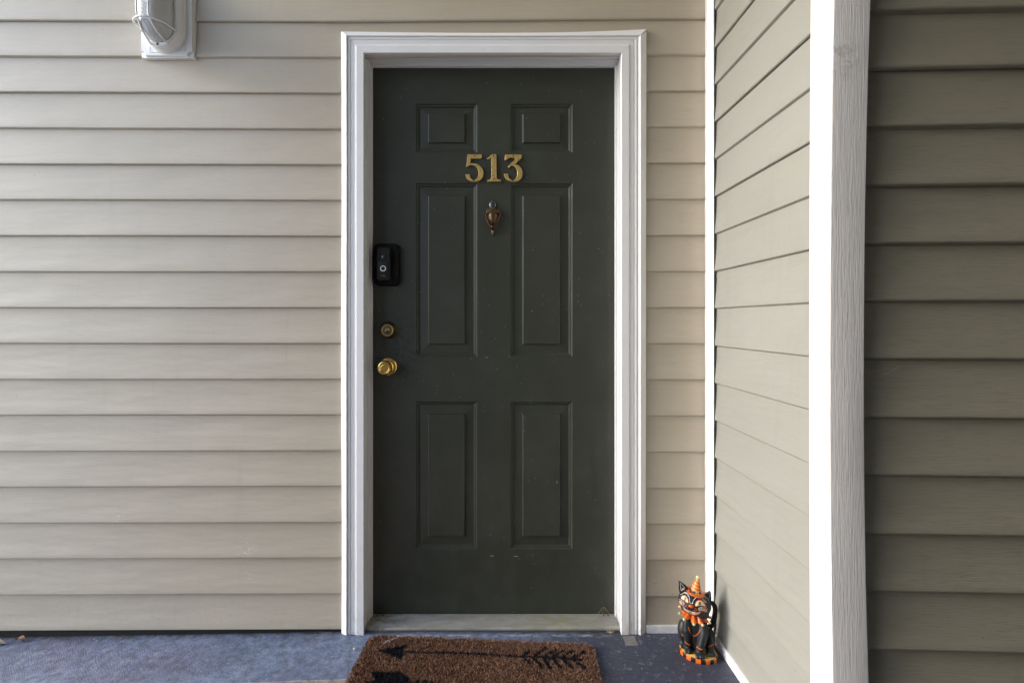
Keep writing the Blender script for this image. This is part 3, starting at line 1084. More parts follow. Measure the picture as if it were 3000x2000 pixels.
LZ0, LZ1 = 2.0270, 2.2790
bm = bmesh.new()
rings = []
for ins, y in ((0, -.0262), (0, -.040), (.0015, -.0415), (.004, -.0550), (.006, -.0640), (.0085, -.0665), (.0165, -.0672), (.0185, -.0655), (.0195, -.058)):
    rings.append([bm.verts.new((p[0], y, p[1])) for p in stadium(.0690 - ins, LZ0 + ins, LZ1 - ins)])
for a, b in zip(rings, rings[1:]):
    for i in range(len(a)): bm.faces.new((a[i], a[(i + 1) % len(a)], b[(i + 1) % len(a)], b[i]))
bm.faces.new(rings[0]); bm.faces.new(rings[-1])
housing = fin(bm, "housing", M_LAMPW, lamp, smooth=40)
# ribbed prismatic glass
t = NT("ribbed_frosted_glass")
wv = t.n("ShaderNodeTexWave", wave_type='BANDS', bands_direction='DIAGONAL')
wv.inputs["Scale"].default_value = 42
mp = t.n("ShaderNodeMapping"); t.put(mp.inputs[0], t.pos); mp.inputs[2].default_value = (0, 0, 0); mp.inputs[3].default_value = (1, 1, 1.3)
t.put(wv.inputs["Vector"], mp.outputs[0])
t.set((.90, .92, .92), .30, 0, t.bump(wv.outputs[0], .45, .0016))
t.b.inputs["Transmission Weight"].default_value = .38
t.b.inputs["IOR"].default_value = 1.35
M_GLASS = t.m
bm = bmesh.new()
rings = []
for k in range(13):
    t_ = k / 12
    ins = .0005 + .046 * (1 - math.cos(t_ * math.pi / 2)) ** 1.15
    y = -.058 - .082 * math.sin(t_ * math.pi / 2) ** .9
    rings.append([bm.verts.new((p[0], y, p[1])) for p in stadium(.0500 - ins, LZ0 + .0195 + ins * 1.0, LZ1 - .0195 - ins * 1.0)])
for a, b in zip(rings, rings[1:]):
    for i in range(len(a)): bm.faces.new((a[i], a[(i + 1) % len(a)], b[(i + 1) % len(a)], b[i]))
bm.faces.new(rings[-1])
fin(bm, "glass_dome", M_GLASS, lamp, smooth=50)
bm = bmesh.new()      # bulb and its holder behind the glass
lathe(bm, [(.012, -.06), (.012, -.035), (.020, -.015), (.026, .015), (.024, .035), (.014, .05), (.0001, .055)], Matrix.Translation((LX, -.090, 2.15)), 20)
fin(bm, "bulb", plain("opal_bulb", (.85, .85, .82), .3), lamp, smooth=True)
# cage: two uprights and cross hoops
bm = bmesh.new()
for ux in (-.019, .019):
    p = [(LX + ux * 1.55, -.064, LZ0 + .013), (LX + ux * 1.40, -.085, LZ0 + .020), (LX + ux * 1.2, -.118, LZ0 + .035), (LX + ux, -.145, LZ0 + .062), (LX + ux, -.150, LZ0 + .09),
         (LX + ux, -.150, LZ1 - .09), (LX + ux, -.145, LZ1 - .062), (LX + ux * 1.2, -.118, LZ1 - .035), (LX + ux * 1.40, -.085, LZ1 - .02), (LX + ux * 1.55, -.064, LZ1 - .013)]
    tube(bm, catmull(p, 5), .0029, 8)
for hz in (LZ0 + .056, LZ1 - .056):
    p = [(LX + .0590 * math.cos(R(a)), -.062 - .093 * max(0, math.sin(R(a))) ** .85, hz) for a in range(0, 181, 9)]
    tube(bm, p, .0030, 8)
fin(bm, "cage", M_LAMPW, lamp, smooth=True)
for sx, sz in ((LX - .005, LZ0 + .0125), (LX + .0, LZ1 - .0125)):
    bm = bmesh.new()
    lathe(bm, [(.0001, -.001), (.0042, -.001), (.0040, .0018), (.0001, .0026)], Matrix.Translation((sx, -.0668, sz)) @ FY, 14)
    fin(bm, "screw", M_SCREW, housing, smooth=30)

# ------------------------------------------------------------ doormat
mat_root = empty("doormat", (-.4393, -.0522, 0), R(-3.73))
tag(mat_root, "brown coir doormat with black arrow designs in front of the threshold", "doormat")
MW, MD, MH = .755, .46, .0195


def pip(p, poly):
    x, y = p; c = False; n = len(poly)
    for i in range(n):
        a, b = poly[i], poly[i - 1]
        if (a[1] > y) != (b[1] > y) and x < (b[0] - a[0]) * (y - a[1]) / (b[1] - a[1]) + a[0]: c = not c
    return c


def dseg(p, a, b):
    ax, ay = a; bx, by = b; px, py = p
    L = (bx - ax) ** 2 + (by - ay) ** 2
    t = max(0, min(1, ((px - ax) * (bx - ax) + (py - ay) * (by - ay)) / L))
    return math.hypot(px - ax - t * (bx - ax), py - ay - t * (by - ay))


HEAD1 = [(.050, .0836), (.095, .0624), (.142, .0435), (.1333, .0613), (.1318, .083), (.1424, .0942), (.1367, .1230), (.1071, .1064)]
SEG1 = [((.13, .0828), (.272, .0780), .0052), ((.272, .078), (.4425, .078), .0052), ((.4425, .078), (.545, .079), .0048), ((.545, .079), (.712, .083), .0058)]
for bx, tx, ty in ((.523, .545, .052), (.556, .600, .034), (.590, .630, .046), (.618, .655, .046), (.650, .684, .042), (.680, .722, .043)):
    SEG1.append(((bx, .080), (tx, ty), .0058))
for bx, tx, ty in ((.523, .549, .110), (.556, .586, .126), (.590, .611, .126), (.618, .646, .126), (.650, .681, .128), (.680, .718, .124)):
    SEG1.append(((bx, .082), (tx, ty), .0058))
# the second motif: a broad feather lying the other way, its shaft to the right
HEAD2 = [(.054, .180), (.075, .1775), (.106, .182), (.134, .1755), (.158, .181), (.180, .202), (.200, .2235), (.222, .232), (.222, .245), (.19, .262), (.15, .285), (.10, .290), (.06, .285), (.085, .262), (.10, .245),
         (.085, .238), (.06, .2345), (.052, .229), (.075, .2235), (.084, .2225), (.074, .205)]
SEG2 = [((.20, .238), (.70, .238), .0058), ((.208, .228), (.214, .214), .0062), ((.230, .232), (.236, .215), .0062), ((.255, .232), (.258, .214), .0062)]
for k in range(6):
    SEG2.append(((.235 + .024 * k, .240), (.222 + .024 * k, .268), .0056))
HEAD3 = [(.70, .238), (.62, .205), (.635, .238), (.62, .272)]


def black(u, v):
    w = .0022 * math.sin(u * 310 + v * 120) + .0016 * math.sin(u * 130 - v * 410)
    q = (u + w, v + w * .7)
    if pip(q, HEAD1) or pip(q, HEAD2) or pip(q, HEAD3): return True
    for a, b, h in SEG1 + SEG2:
        if dseg(q, a, b) < h + (rnd() - .5) * .0022: return True
    v2 = v - .16 - .0836      # third motif, an arrow like the first, nearer the free edge
    q2 = (u, v - .285)
    if q2[1] > .02:
        if pip(q2, HEAD1): return True
        for a, b, h in SEG1:
            if dseg(q2, a, b) < h: return True
    return False


def mat_fibre(name, cols):
    t = NT(name)
    wn_ = t.n("ShaderNodeAttribute", attribute_name="tone")
    f = wn_.outputs["Fac"]
    c = t.mix(f, cols[0], cols[1])
    big = t.noise((7, 7, 7), detail=4)
    c = t.mix(t.ramp(big, .35, .7, 0, .5), c, cols[2])
    return t.set(c, .85, 0, None, .25)


M_COIR = mat_fibre("coir_fibre", ((.045, .020, .012), (.48, .265, .165), (.25, .145, .10)))
M_COIRB = mat_fibre("black_dyed_coir", ((.006, .007, .010), (.022, .024, .032), (.012, .013, .018)))
bm = bmesh.new()
box(bm, .004, MW - .004, -MD + .004, -.004, .0008, .0105, .003)
fin(bm, "backing", plain("mat_backing", (.06, .035, .022), .9), mat_root, keep=False)
verts, faces, mi, tone = [], [], [], []


def rc(u, v, r=.028):
    """inside the mat's rounded outline?"""
    cu_, cv = min(u, MW - u), min(v, MD - v)
    if cu_ < 0 or cv < 0: return False
    if cu_ < r and cv < r: return math.hypot(r - cu_, r - cv) < r
    return True


NB = 0
step = .00195
vv_ = 0.0
while vv_ < MD:
    dens = 1.0 if vv_ < .24 else .30
    uu_ = 0.0
    while uu_ < MW:
        uu_ += step
        if rnd() > dens: continue
        u = uu_ + (rnd() - .5) * step * 1.6; v = vv_ + (rnd() - .5) * step * 1.6
        if not rc(u, v): continue
        edge = min(u, MW - u, v, MD - v)
        lean = max(0, .010 - edge) / .010
        ex = (-1 if u < MW / 2 else 1) * lean * (1 if min(u, MW - u) < .01 else 0)
        ey = (1 if v < MD / 2 else -1) * lean * (1 if min(v, MD - v) < .01 else 0)
        hgt = MH * (.86 + .14 * rnd()) * (1 - .12 * lean) + .0018 * math.sin(u * 23) * math.sin(v * 31)
        ang = rnd() * 6.283
        w = .0007 + .0008 * rnd()
        cx, cy = math.cos(ang) * w, math.sin(ang) * w
        lx = (rnd() - .5) * .0062 + ex * .0075; ly = (rnd() - .5) * .0062 + ey * .0075
        z0 = .006
        b = len(verts)
        verts += [(u - cx, -v - cy, z0), (u + cx, -v + cy, z0), (u + lx + cx * .7, -v + ly + cy * .7, hgt), (u + lx - cx * .7, -v + ly - cy * .7, hgt)]
        faces.append((b, b + 1, b + 2, b + 3))
        bl = black(u, v)
        mi.append(1 if bl else 0)
        tone.append(rnd() ** 1.6)
    vv_ += step / max(.5, dens)
me = bpy.data.meshes.new("coir_pile")
me.from_pydata(verts, [], faces)
at = me.attributes.new("tone", 'FLOAT', 'FACE')
at.data.foreach_set("value", tone)
me.polygons.foreach_set("material_index", mi)
link("coir_pile", me, [M_COIR, M_COIRB], mat_root, keep=False)

M_LINT = plain("grey_lint", (.48, .45, .46), .8)


def strand(name, pts, rad, m, label=None, cat=None, n=5, seg=4):
    bm = bmesh.new()
    tube(bm, catmull(pts, seg), rad, n)
    o = fin(bm, name, m)
    if label: tag(o, label, cat)
    return o


bm = bmesh.new()
ca, sa = math.cos(R(-3.73)), math.sin(R(-3.73))


def onmat(u, v, h=.0215): return Vector((-.4393 + u * ca + v * sa, -.0522 + u * sa - v * ca, h))


tube(bm, catmull([onmat(.060, .052), onmat(.063, .043), onmat(.074, .036, .024), (onmat(.081, .030)), onmat(.090, .024, .023), onmat(.098, .018), onmat(.101, .010, .024), onmat(.112, .012)], 4), .0008, 5)
tube(bm, catmull([onmat(.074, .036), onmat(.078, .043, .023), onmat(.079, .047)], 4), .0006, 5)
tube(bm, catmull([onmat(.101, .010, .024), onmat(.096, .006), onmat(.092, .005)], 4), .0006, 5)
tube(bm, catmull([onmat(.060, .052), onmat(.067, .048, .023), onmat(.071, .041)], 4), .0005, 5)
tag(fin(bm, "lint_thread", M_LINT), "thin grey scrap of thread lying on the back left corner of the doormat", "thread")

# ------------------------------------------------------------ small litter
M_LEAF = plain("dry_leaf", (.36, .20, .10), .7, var=.35)
M_LEAF2 = plain("bleached_leaf", (.60, .50, .40), .7, var=.25)
M_STRAW = plain("straw", (.50, .42, .24), .7)


def leaf(name, x, y, ln, wd, rz, curl, m, label):
    root_z = floor_z(x)
    bm = bmesh.new()
    n = 9
    rows = []
    for i in range(n):
        t_ = i / (n - 1)
        w = wd * math.sin(math.pi * min(.97, t_ + .03)) ** .8
        zc = curl * math.sin(math.pi * t_)
        rows.append([bm.verts.new((ln * (t_ - .5), w * s_, .0015 + zc + abs(s_) * curl * .5 + .001 * math.sin(9 * t_ + s_ * 3))) for s_ in (-1, -.4, 0, .4, 1)])
    for a, b in zip(rows, rows[1:]):
        for k in range(4): bm.faces.new((a[k], a[k + 1], b[k + 1], b[k]))
    r = bmesh.ops.solidify(bm, geom=bm.faces[:], thickness=.0006)
    o = fin(bm, name, m, smooth=60)
    o.location = (x, y, root_z); o.rotation_euler = (0, 0, R(rz))
    tag(o, label, "leaf", "dry leaves at the foot of the siding")


leaf("dry_leaf", -1.745, -.040, .075, .012, 4, .007, M_LEAF2, "pale curled dry leaf in the bottom left corner against the siding")
leaf("dry_leaf", -1.668, -.026, .045, .008, -12, .011, M_LEAF, "orange brown arched dry leaf lying under the siding gap")
bm = bmesh.new()
for i in range(150):
    x = -.56 - 1.25 * rnd() ** .8
    y = -.013 - .018 * rnd() ** 2
    s_ = .0006 + .0020 * rnd() ** 2
    M_ = Matrix.Translation((x, y, floor_z(x) + s_ * .5)) @ Euler((rnd() * 3, rnd() * 3, rnd() * 3)).to_matrix().to_4x4() @ Matrix.Diagonal((s_ * (1 + 2 * rnd()), s_, s_ * .6, 1))
    bmesh.ops.create_cube(bm, size=1.0, matrix=M_)
for i in range(45):
    x = .42 + .30 * rnd(); y = -.030 - .02 * rnd() ** 2; s_ = .0006 + .0018 * rnd() ** 2
    M_ = Matrix.Translation((x, y, s_ * .5)) @ Euler((rnd() * 3, rnd() * 3, rnd() * 3)).to_matrix().to_4x4() @ Matrix.Diagonal((s_ * (1 + 2 * rnd()), s_, s_ * .6, 1))
    bmesh.ops.create_cube(bm, size=1.0, matrix=M_)
tag(fin(bm, "grit", plain("grit", (.30, .26, .20), .8, var=.5)), "loose grit and crumbs along the foot of the walls", "grit", kind='stuff')
bm = bmesh.new()
for i in range(16):
    a_ = rnd() * 6.28; L_ = .006 + .010 * rnd()
    p0 = Vector((.392 + .012 * (rnd() - .5), -.016 + .006 * (rnd() - .5), .001))
    p1 = p0 + Vector((math.cos(a_) * L_, math.sin(a_) * L_ * .5, .002 + .012 * rnd() ** 2))
    tube(bm, [p0, (p0 + p1) / 2 + Vector((0, 0, .002)), p1], .0005, 4)
tag(fin(bm, "straw_tuft", M_STRAW), "tiny tuft of dry straw under the right end of the threshold", "straw")
bm = bmesh.new()
tube(bm, catmull([(.352, .040, .018), (.366, .055, .030), (.385, .064, .047), (.398, .064, .034), (.412, .060, .019)], 4), .00045, 4)
tube(bm, catmull([(.372, .050, .0175), (.380, .058, .026), (.386, .063, .044)], 4), .0003, 4)
tag(fin(bm, "straw_stalk", M_STRAW), "bent thin dry stalk arching over the right end of the threshold", "straw")
bm = bmesh.new()
tube(bm, catmull([(.8, -.7115, .990), (.815, -.713, .982), (.83, -.715, .980), (.845, -.7125, .984), (.86, -.714, .995), (.885, -.713, 1.000)], 5), .00035, 4)
tube(bm, catmull([(.80, -.712, .978), (.82, -.716, .976), (.84, -.714, .979)], 5), .0003, 4)
tag(fin(bm, "cobweb", plain("cobweb", (.13, .12, .10), .9)), "wispy cobweb strand under an olive board beside the corner post", "cobweb")
bm = bmesh.new()
M_ = Matrix.Translation((-.478, -.112, .006)) @ Euler((.3, .4, .2)).to_matrix().to_4x4() @ Matrix.Diagonal((.011, .008, .009, 1))
bmesh.ops.create_icosphere(bm, subdivisions=1, radius=.6, matrix=M_)
tag(fin(bm, "pebble", plain("pale_pebble", (.5, .42, .38), .8)), "small pale pebble on the blue floor beside the left edge of the doormat", "pebble")

# ------------------------------------------------------------ cat figurine
CXW, CYW = .653, -.135
cat = empty("cat_figurine", (CXW, CYW, 0))
tag(cat, "black grinning cat figurine in an orange party hat on a striped round base", "figurine")
KC = 4671.0


def L(zx, zy, y):
    """sculptor's measurement: front-view coordinates and a depth -> point of the figurine in its own frame"""
    px = (zx - 434) / KC; pz = (1349 - zy) / KC
    return Vector((px + .3875 * y, y, pz - (1.093 - pz) / 1.685 * y))


M_CATB = plain("black_glazed_resin", (.010, .013, .018), .5, var=.25, scale=70, bump=.15, bs=220)
M_ORANGE = plain("orange_enamel", (.70, .135, .012), .38, var=.12)
M_CREAM = plain("cream_enamel", (.78, .70, .42), .4)
M_WHITEP = plain("white_enamel", (.80, .79, .74), .4)
M_YELLOW = plain("yellow_enamel", (.72, .46, .12), .42)
M_PURPLE = plain("dark_purple_enamel", (.035, .012, .035), .4)
M_GOLD = plain("pale_gold_enamel", (.60, .52, .26), .35)
M_BLKP = plain("black_enamel", (.008, .008, .010), .35)


def remeshed(bm, voxel, name, m, parent, smooth_it=2):
    me = bpy.data.meshes.new("tmp"); bm.to_mesh(me); bm.free()
    o = bpy.data.objects.new("tmp", me); COL.objects.link(o)
    md = o.modifiers.new("r", 'REMESH'); md.mode = 'VOXEL'; md.voxel_size = voxel
    ms = o.modifiers.new("s", 'SMOOTH'); ms.factor = .6; ms.iterations = smooth_it
    bpy.context.view_layer.update()
    dg = bpy.context.evaluated_depsgraph_get()
    me2 = bpy.data.meshes.new_from_object(o.evaluated_get(dg))
    bpy.data.objects.remove(o)
    me2.materials.clear()
    me2.name = name
    return link(name, me2, m, parent, smooth=True, keep=False)


def ball(bm, c, r, rot=None, n=20):
    r = r if isinstance(r, (tuple, list)) else (r, r, r)
    M_ = Matrix.Translation(c) @ (rot.to_matrix().to_4x4() if rot else Matrix()) @ Matrix.Diagonal((*r, 1))
    bmesh.ops.create_uvsphere(bm, u_segments=n, v_segments=n // 2, radius=1.0, matrix=M_)


def limb(bm, pts, rs, k=10):
    P = [Vector(p) for p in pts]
    for i in range(len(P) - 1):
        for j in range(k):
            t_ = j / k
            ball(bm, P[i].lerp(P[i + 1], t_), rs[i] + (rs[i + 1] - rs[i]) * t_, n=12)
    ball(bm, P[-1], rs[-1], n=12)


# base: an oval drum, checkered round its side
bm = bmesh.new()
n = 96
BR = Euler((0, 0, R(-30)))
BCX, BCY = .004, .004
def bp(a, k, z):
    v = Vector((.0590 * math.cos(a) * k, .0490 * math.sin(a) * k, 0)); v.rotate(BR)
    return (v.x + BCX, v.y + BCY, z)
prof = [(1.0, .0), (1.01, .0015), (1.01, .0118), (.995, .0135), (.965, .0142)]
rings = [[bm.verts.new(bp(2 * math.pi * i / n, k, z)) for i in range(n)] for k, z in prof]
for a, b in zip(rings, rings[1:]):
    for i in range(n):
        f = bm.faces.new((a[i], a[(i + 1) % n], b[(i + 1) % n], b[i]))
        f.material_index = 1 if (i // 4) % 2 else 0
bm.faces.new(rings[0])
f = bm.faces.new(rings[-1]); f.material_index = 2
bmesh.ops.recalc_face_normals(bm, faces=bm.faces)
fin(bm, "base", [M_ORANGE, M_BLKP, M_YELLOW], cat, smooth=40, keep=False)

# body
bm = bmesh.new()
neck = Vector((-.011, .004, .140))
limb(bm, [neck, (-.006, .008, .105), (.003, .016, .060), (.006, .020, .036)], (.019, .026, .034, .033), 12)
# front legs
limb(bm, [(-.035, .000, .112), (-.037, -.004, .085), (-.034, -.001, .050), (-.031, .003, .028)], (.0135, .0135, .0115, .0105))
limb(bm, [(.013, -.012, .112), (.013, -.022, .085), (.003, -.024, .050), (-.003, -.022, .030)], (.0145, .0150, .0130, .0115))
ball(bm, (-.032, -.003, .0215), (.0125, .0145, .0085)); ball(bm, (-.004, -.028, .0220), (.0150, .0160, .0090))
for dx_ in (-.0085, 0, .0085):
    ball(bm, (-.033 + dx_, -.0145 + abs(dx_) * .3, .0195), (.0048, .0058, .0060), n=12)
for dx_ in (-.0100, 0, .0100):
    ball(bm, (-.005 + dx_, -.0410 + abs(dx_) * .3, .0200), (.0056, .0068, .0068), n=12)
# haunches and hind paws
ball(bm, (-.037, .030, .070), (.0165, .020, .033), Euler((0, R(6), 0)))
ball(bm, (.043, .010, .053), (.0185, .0225, .033), Euler((0, R(-4), 0)))
limb(bm, [(-.040, .036, .045), (-.039, .030, .025)], (.0125, .0105))
limb(bm, [(.040, .002, .040), (.036, -.012, .026)], (.0135, .0120))
ball(bm, (-.038, .024, .0225), (.0115, .0135, .0085)); ball(bm, (.034, -.018, .0225), (.0140, .0155, .0090))
for dx_ in (-.007, .001, .009):
    ball(bm, (-.040 + dx_, .0125, .0200), (.0042, .0052, .0056), n=12)
    ball(bm, (.034 + dx_, -.0305 + abs(dx_) * .3, .0200), (.0050, .0062, .0066), n=12)
body_o = remeshed(bm, .0014, "body", M_CATB, cat, 3)

# tail
tp = [(.040, .040, .055), (.056, .038, .070), (.066, .032, .095), (.0700, .030, .120), (.0690, .028, .142), (.060, .026, .156), (.047, .024, .158), (.035, .022, .150)]
pp = catmull(tp, 6)
bm = bmesh.new(); tube(bm, pp, [.0092 - .0026 * i / len(pp) for i in range(len(pp))], 12)
fin(bm, "tail", M_CATB, cat, smooth=True, keep=False)

# head
HC = Vector((-.0145, -.014, .1800))
HR = Euler((R(4), R(19), R(-8)))
bm = bmesh.new()
ball(bm, HC, (.0525, .0390, .0380), HR, 32)
for lx_ in (-.022, .024):
    v = Vector((lx_, -.020, -.013)); v.rotate(HR)
    ball(bm, HC + v, (.0230, .0180, .0165), HR, 20)
v = Vector((0, -.026, -.010)); v.rotate(HR); ball(bm, HC + v, (.016, .0135, .0115), HR, 20)
head = remeshed(bm, .0014, "head", M_CATB, cat, 4)


def ear(tip, b0, b1, name="ear"):
    """flattened, slightly cupped triangle"""
    tip, b0, b1 = Vector(tip), Vector(b0), Vector(b1)
    bm = bmesh.new()
    mid = (b0 + b1) / 2
    nrm = (b1 - b0).cross(tip - mid).normalized()
    if nrm.y > 0: nrm = -nrm
    n = 8
    fr, bk = [], []
    for i in range(n + 1):
        t_ = i / n
        w = (1 - t_ ** 1.7)
        c = mid.lerp(tip, t_); h = (b1 - b0) / 2 * max(.05, w)
        row, row2 = [], []
        for s_ in (-1, -.6, 0, .6, 1):
            row.append(bm.verts.new(c + h * s_ + nrm * (.0030 * abs(s_) - .0005 if t_ < .95 else 0)))
            row2.append(bm.verts.new(c + h * s_ - nrm * (.0045 * (1 - s_ * s_) + .0015)))
        fr.append(row); bk.append(row2)
    for G in (fr, bk):
        for i in range(n):
            for k in range(4): bm.faces.new((G[i][k], G[i][k + 1], G[i + 1][k + 1], G[i + 1][k]))
    for i in range(n):
        bm.faces.new((fr[i][0], fr[i + 1][0], bk[i + 1][0], bk[i][0])); bm.faces.new((fr[i][4], bk[i][4], bk[i + 1][4], fr[i + 1][4]))
    bm.faces.new(fr[-1] + bk[-1][::-1]); bm.faces.new(fr[0][::-1] + bk[0])
    return fin(bm, name, M_CATB, head, smooth=45, keep=False)


ear(L(153, 214, -.008), L(170, 405, -.010), L(300, 325, -.010))
ear(L(630, 372, -.008), L(480, 440, -.010), L(625, 550, -.008))
bpy.context.view_layer.update()


def bvh(objs):
    V, F = [], []
    for o in objs:
        b = len(V)
        V += [v.co.copy() for v in o.data.vertices]
        F += [[b + i for i in p.vertices] for p in o.data.polygons]
    return BVHTree.FromPolygons(V, F)


ears = [o for o in head.children]
HB = bvh([head] + ears)
BB = bvh([body_o])


def hit(zx, zy, tree, lift):
    a = L(zx, zy, -.14); b = L(zx, zy, .10)
    d = (b - a).normalized()
    loc, nr, idx, dist = tree.ray_cast(a, d)
    if loc is None: return None
    return loc - d * lift


def decal(name, pts, m, parent, tree, lift=.0006, seg=4, rings=5, smooth=True):
    """a painted patch laid on the glaze: outline in front-view coordinates"""
    P = catmull([(p[0], p[1], 0) for p in pts], seg, True) if smooth else [Vector((p[0], p[1], 0)) for p in pts]
    cx = sum(p.x for p in P) / len(P); cy = sum(p.y for p in P) / len(P)
    bm = bmesh.new()
    rg = []
    for k in range(rings):
        t_ = 1 - k / rings
        row = []
        for p in P:
            h = hit(cx + (p.x - cx) * t_, cy + (p.y - cy) * t_, tree, lift)
            row.append(bm.verts.new(h) if h is not None else None)
        rg.append(row)
    c = hit(cx, cy, tree, lift)
    c = bm.verts.new(c) if c is not None else None
    n = len(P)
    for a, b in zip(rg, rg[1:]):
        for i in range(n):
            q = (a[i], a[(i + 1) % n], b[(i + 1) % n], b[i])
            if all(q): bm.faces.new(q)
    if c:
        for i in range(n):
            if rg[-1][i] and rg[-1][(i + 1) % n]: bm.faces.new((rg[-1][i], rg[-1][(i + 1) % n], c))
    # a little thickness: skirt pressed into the surface
    for i in range(n):
        a, b = rg[0][i], rg[0][(i + 1) % n]
        if a and b:
            bm.faces.new((a, b, bm.verts.new(b.co + Vector((0, .0012, 0))), bm.verts.new(a.co + Vector((0, .0012, 0)))))
    return fin(bm, name, m, parent, smooth=True, keep=False)


def crescent(name, up, lo, m, parent, tree, lift):
    """strip between an upper and a lower line"""
    bm = bmesh.new()
    U = catmull([(p[0], p[1], 0) for p in up], 6); W = catmull([(p[0], p[1], 0) for p in lo], 6)
    n = 26
    def samp(A, t_):
        f_ = t_ * (len(A) - 1); i = min(int(f_), len(A) - 2); return A[i].lerp(A[i + 1], f_ - i)
    rows = []
    for i in range(n + 1):
        a, b = samp(U, i / n), samp(W, i / n)
        row = []
        for k in range(5):
            p = a.lerp(b, k / 4); h = hit(p.x, p.y, tree, lift)
            row.append(bm.verts.new(h) if h is not None else None)
        rows.append(row)
    for a, b in zip(rows, rows[1:]):
        for k in range(4):
            q = (a[k], a[k + 1], b[k + 1], b[k])
            if all(q): bm.faces.new(q)
    return fin(bm, name, m, parent, smooth=True, keep=False)


def lines(name, strokes, m, parent, tree, lift=.0003, rad=.00055):
    bm = bmesh.new()
    for st in strokes:
        w = rad
        if isinstance(st, tuple) and isinstance(st[0], float): w, st = st
        pts = catmull([(p[0], p[1], 0) for p in st], 5)
        P = [hit(p.x, p.y, tree, lift) for p in pts]
        P = [p for p in P if p is not None]
        if len(P) >= 2: tube(bm, P, w, 5)
    return fin(bm, name, m, parent, smooth=True, keep=False)


# eyes
e1 = [(185, 470), (200, 440), (232, 428), (265, 440), (290, 475), (302, 515), (299, 555), (270, 535), (235, 508), (205, 495)]
e1i = [(192, 476), (207, 450), (235, 442), (262, 455), (284, 488), (296, 518), (295, 548), (268, 526), (237, 500), (208, 488)]
e2 = [(402, 602), (404, 562), (424, 520), (458, 500), (500, 506), (536, 540), (562, 590), (566, 606), (530, 600), (480, 592), (440, 596)]
e2i = [(412, 596), (415, 562), (432, 530), (460, 514), (494, 521), (526, 552), (552, 594), (525, 591), (480, 583), (440, 587)]
for rim, inn, pu in ((e1, e1i, (249, 484)), (e2, e2i, (468, 556))):
    eye = decal("eye", rim, M_ORANGE, head, HB, .0006)
    # the eye's pieces sit on it
    o = decal("eye_white", inn, M_CREAM, eye, HB, .0010)
    pts = [(pu[0] + 19 * math.cos(a), pu[1] + 25 * math.sin(a)) for a in [k * .785 for k in range(8)]]
    decal("pupil", pts, M_BLKP, eye, HB, .0014)
    pts = [(pu[0] - 3 + 5 * math.cos(a), pu[1] + 2 + 9 * math.sin(a)) for a in [k * .785 for k in range(8)]]
    decal("glint", pts, M_WHITEP, eye, HB, .0017, rings=2)
lines("brow_lines", [[(232, 385), (262, 388), (290, 412), (308, 450), (318, 500), (320, 542), (345, 556), (362, 552), (370, 522), (388, 490), (415, 466), (455, 458), (495, 468)],
                     [(250, 385), (285, 420), (300, 450)], [(240, 392), (275, 410)],
                     [(180, 428), (188, 405)], [(196, 420), (205, 396)], [(212, 410), (222, 385)], [(228, 404), (238, 380)],
                     [(500, 478), (512, 486), (530, 490)], [(514, 500), (535, 504), (552, 500)], [(528, 518), (548, 522), (566, 518)], [(540, 536), (560, 540), (575, 534)]],
      M_WHITEP, head, HB, .0004, .0006)
crescent("lips", [(208, 582), (222, 612), (262, 642), (320, 662), (380, 682), (440, 688), (494, 676)], [(212, 596), (232, 650), (285, 698), (340, 728), (400, 740), (455, 728), (494, 682)], M_ORANGE, head, HB, .0007)
teeth = crescent("teeth", [(228, 616), (245, 636), (280, 656), (330, 674), (380, 690), (435, 697), (478, 690)], [(234, 632), (252, 662), (292, 692), (340, 716), (398, 728), (448, 716), (478, 697)], M_WHITEP, head, HB, .0012)
lines("tooth_lines", [[(238, 640), (262, 657), (300, 682), (345, 702), (395, 712), (440, 708), (474, 696)], [(265, 650), (262, 672)], [(290, 662), (288, 690)], [(318, 672), (316, 702)], [(345, 682), (343, 715)],
                      [(372, 690), (371, 722)], [(398, 694), (398, 725)], [(424, 698), (426, 720)], [(448, 698), (450, 712)]], M_BLKP, teeth, HB, .0013, .00035)
v = hit(340, 600, HB, .001)
bm = bmesh.new(); ball(bm, v, (.0085, .0050, .0052), Euler((0, R(16), 0)), 20)
fin(bm, "nose", M_ORANGE, head, smooth=True, keep=False)
for cx, cy, m_ in ((178, 545, 0), (540, 660, 1)):
    pts = [(cx + (24 if not m_ else 42) * math.cos(a) * 1.0, cy + (30 if not m_ else 27) * math.sin(a)) for a in [k * .785 for k in range(8)]]
    decal("cheek", pts, M_ORANGE, head, HB, .0006)
lines("whiskers", [[(158, 490), (190, 505), (225, 540), (240, 568)], [(156, 510), (190, 525), (222, 560), (235, 580)], [(155, 530), (185, 545), (212, 572), (225, 585)], [(158, 548), (185, 560), (205, 580)]], M_WHITEP, head, HB, .0009, .00042)
lines("whiskers", [[(446, 632), (490, 616), (540, 612), (582, 628)], [(448, 646), (495, 630), (545, 632), (590, 654)], [(450, 658), (500, 646), (545, 652), (585, 678)], [(456, 668), (500, 660), (540, 670), (575, 692)]], M_WHITEP, head, HB, .0009, .00042)
bm = bmesh.new()
for p in ((388, 655), (408, 635), (425, 655), (408, 668), (262, 598), (275, 590), (288, 620)):
    h = hit(p[0], p[1], HB, .0002)
    if h is not None: ball(bm, h, .0014, n=8)
fin(bm, "whisker_dots", M_ORANGE, head, smooth=True, keep=False)
lines("ear_lines", [[(190, 365), (178, 300), (176, 245), (205, 275), (240, 318)], [(200, 360), (212, 318)], [(214, 352), (222, 320)], [(228, 350), (232, 325)]], M_WHITEP, ears[0], HB, .0003, .0007)
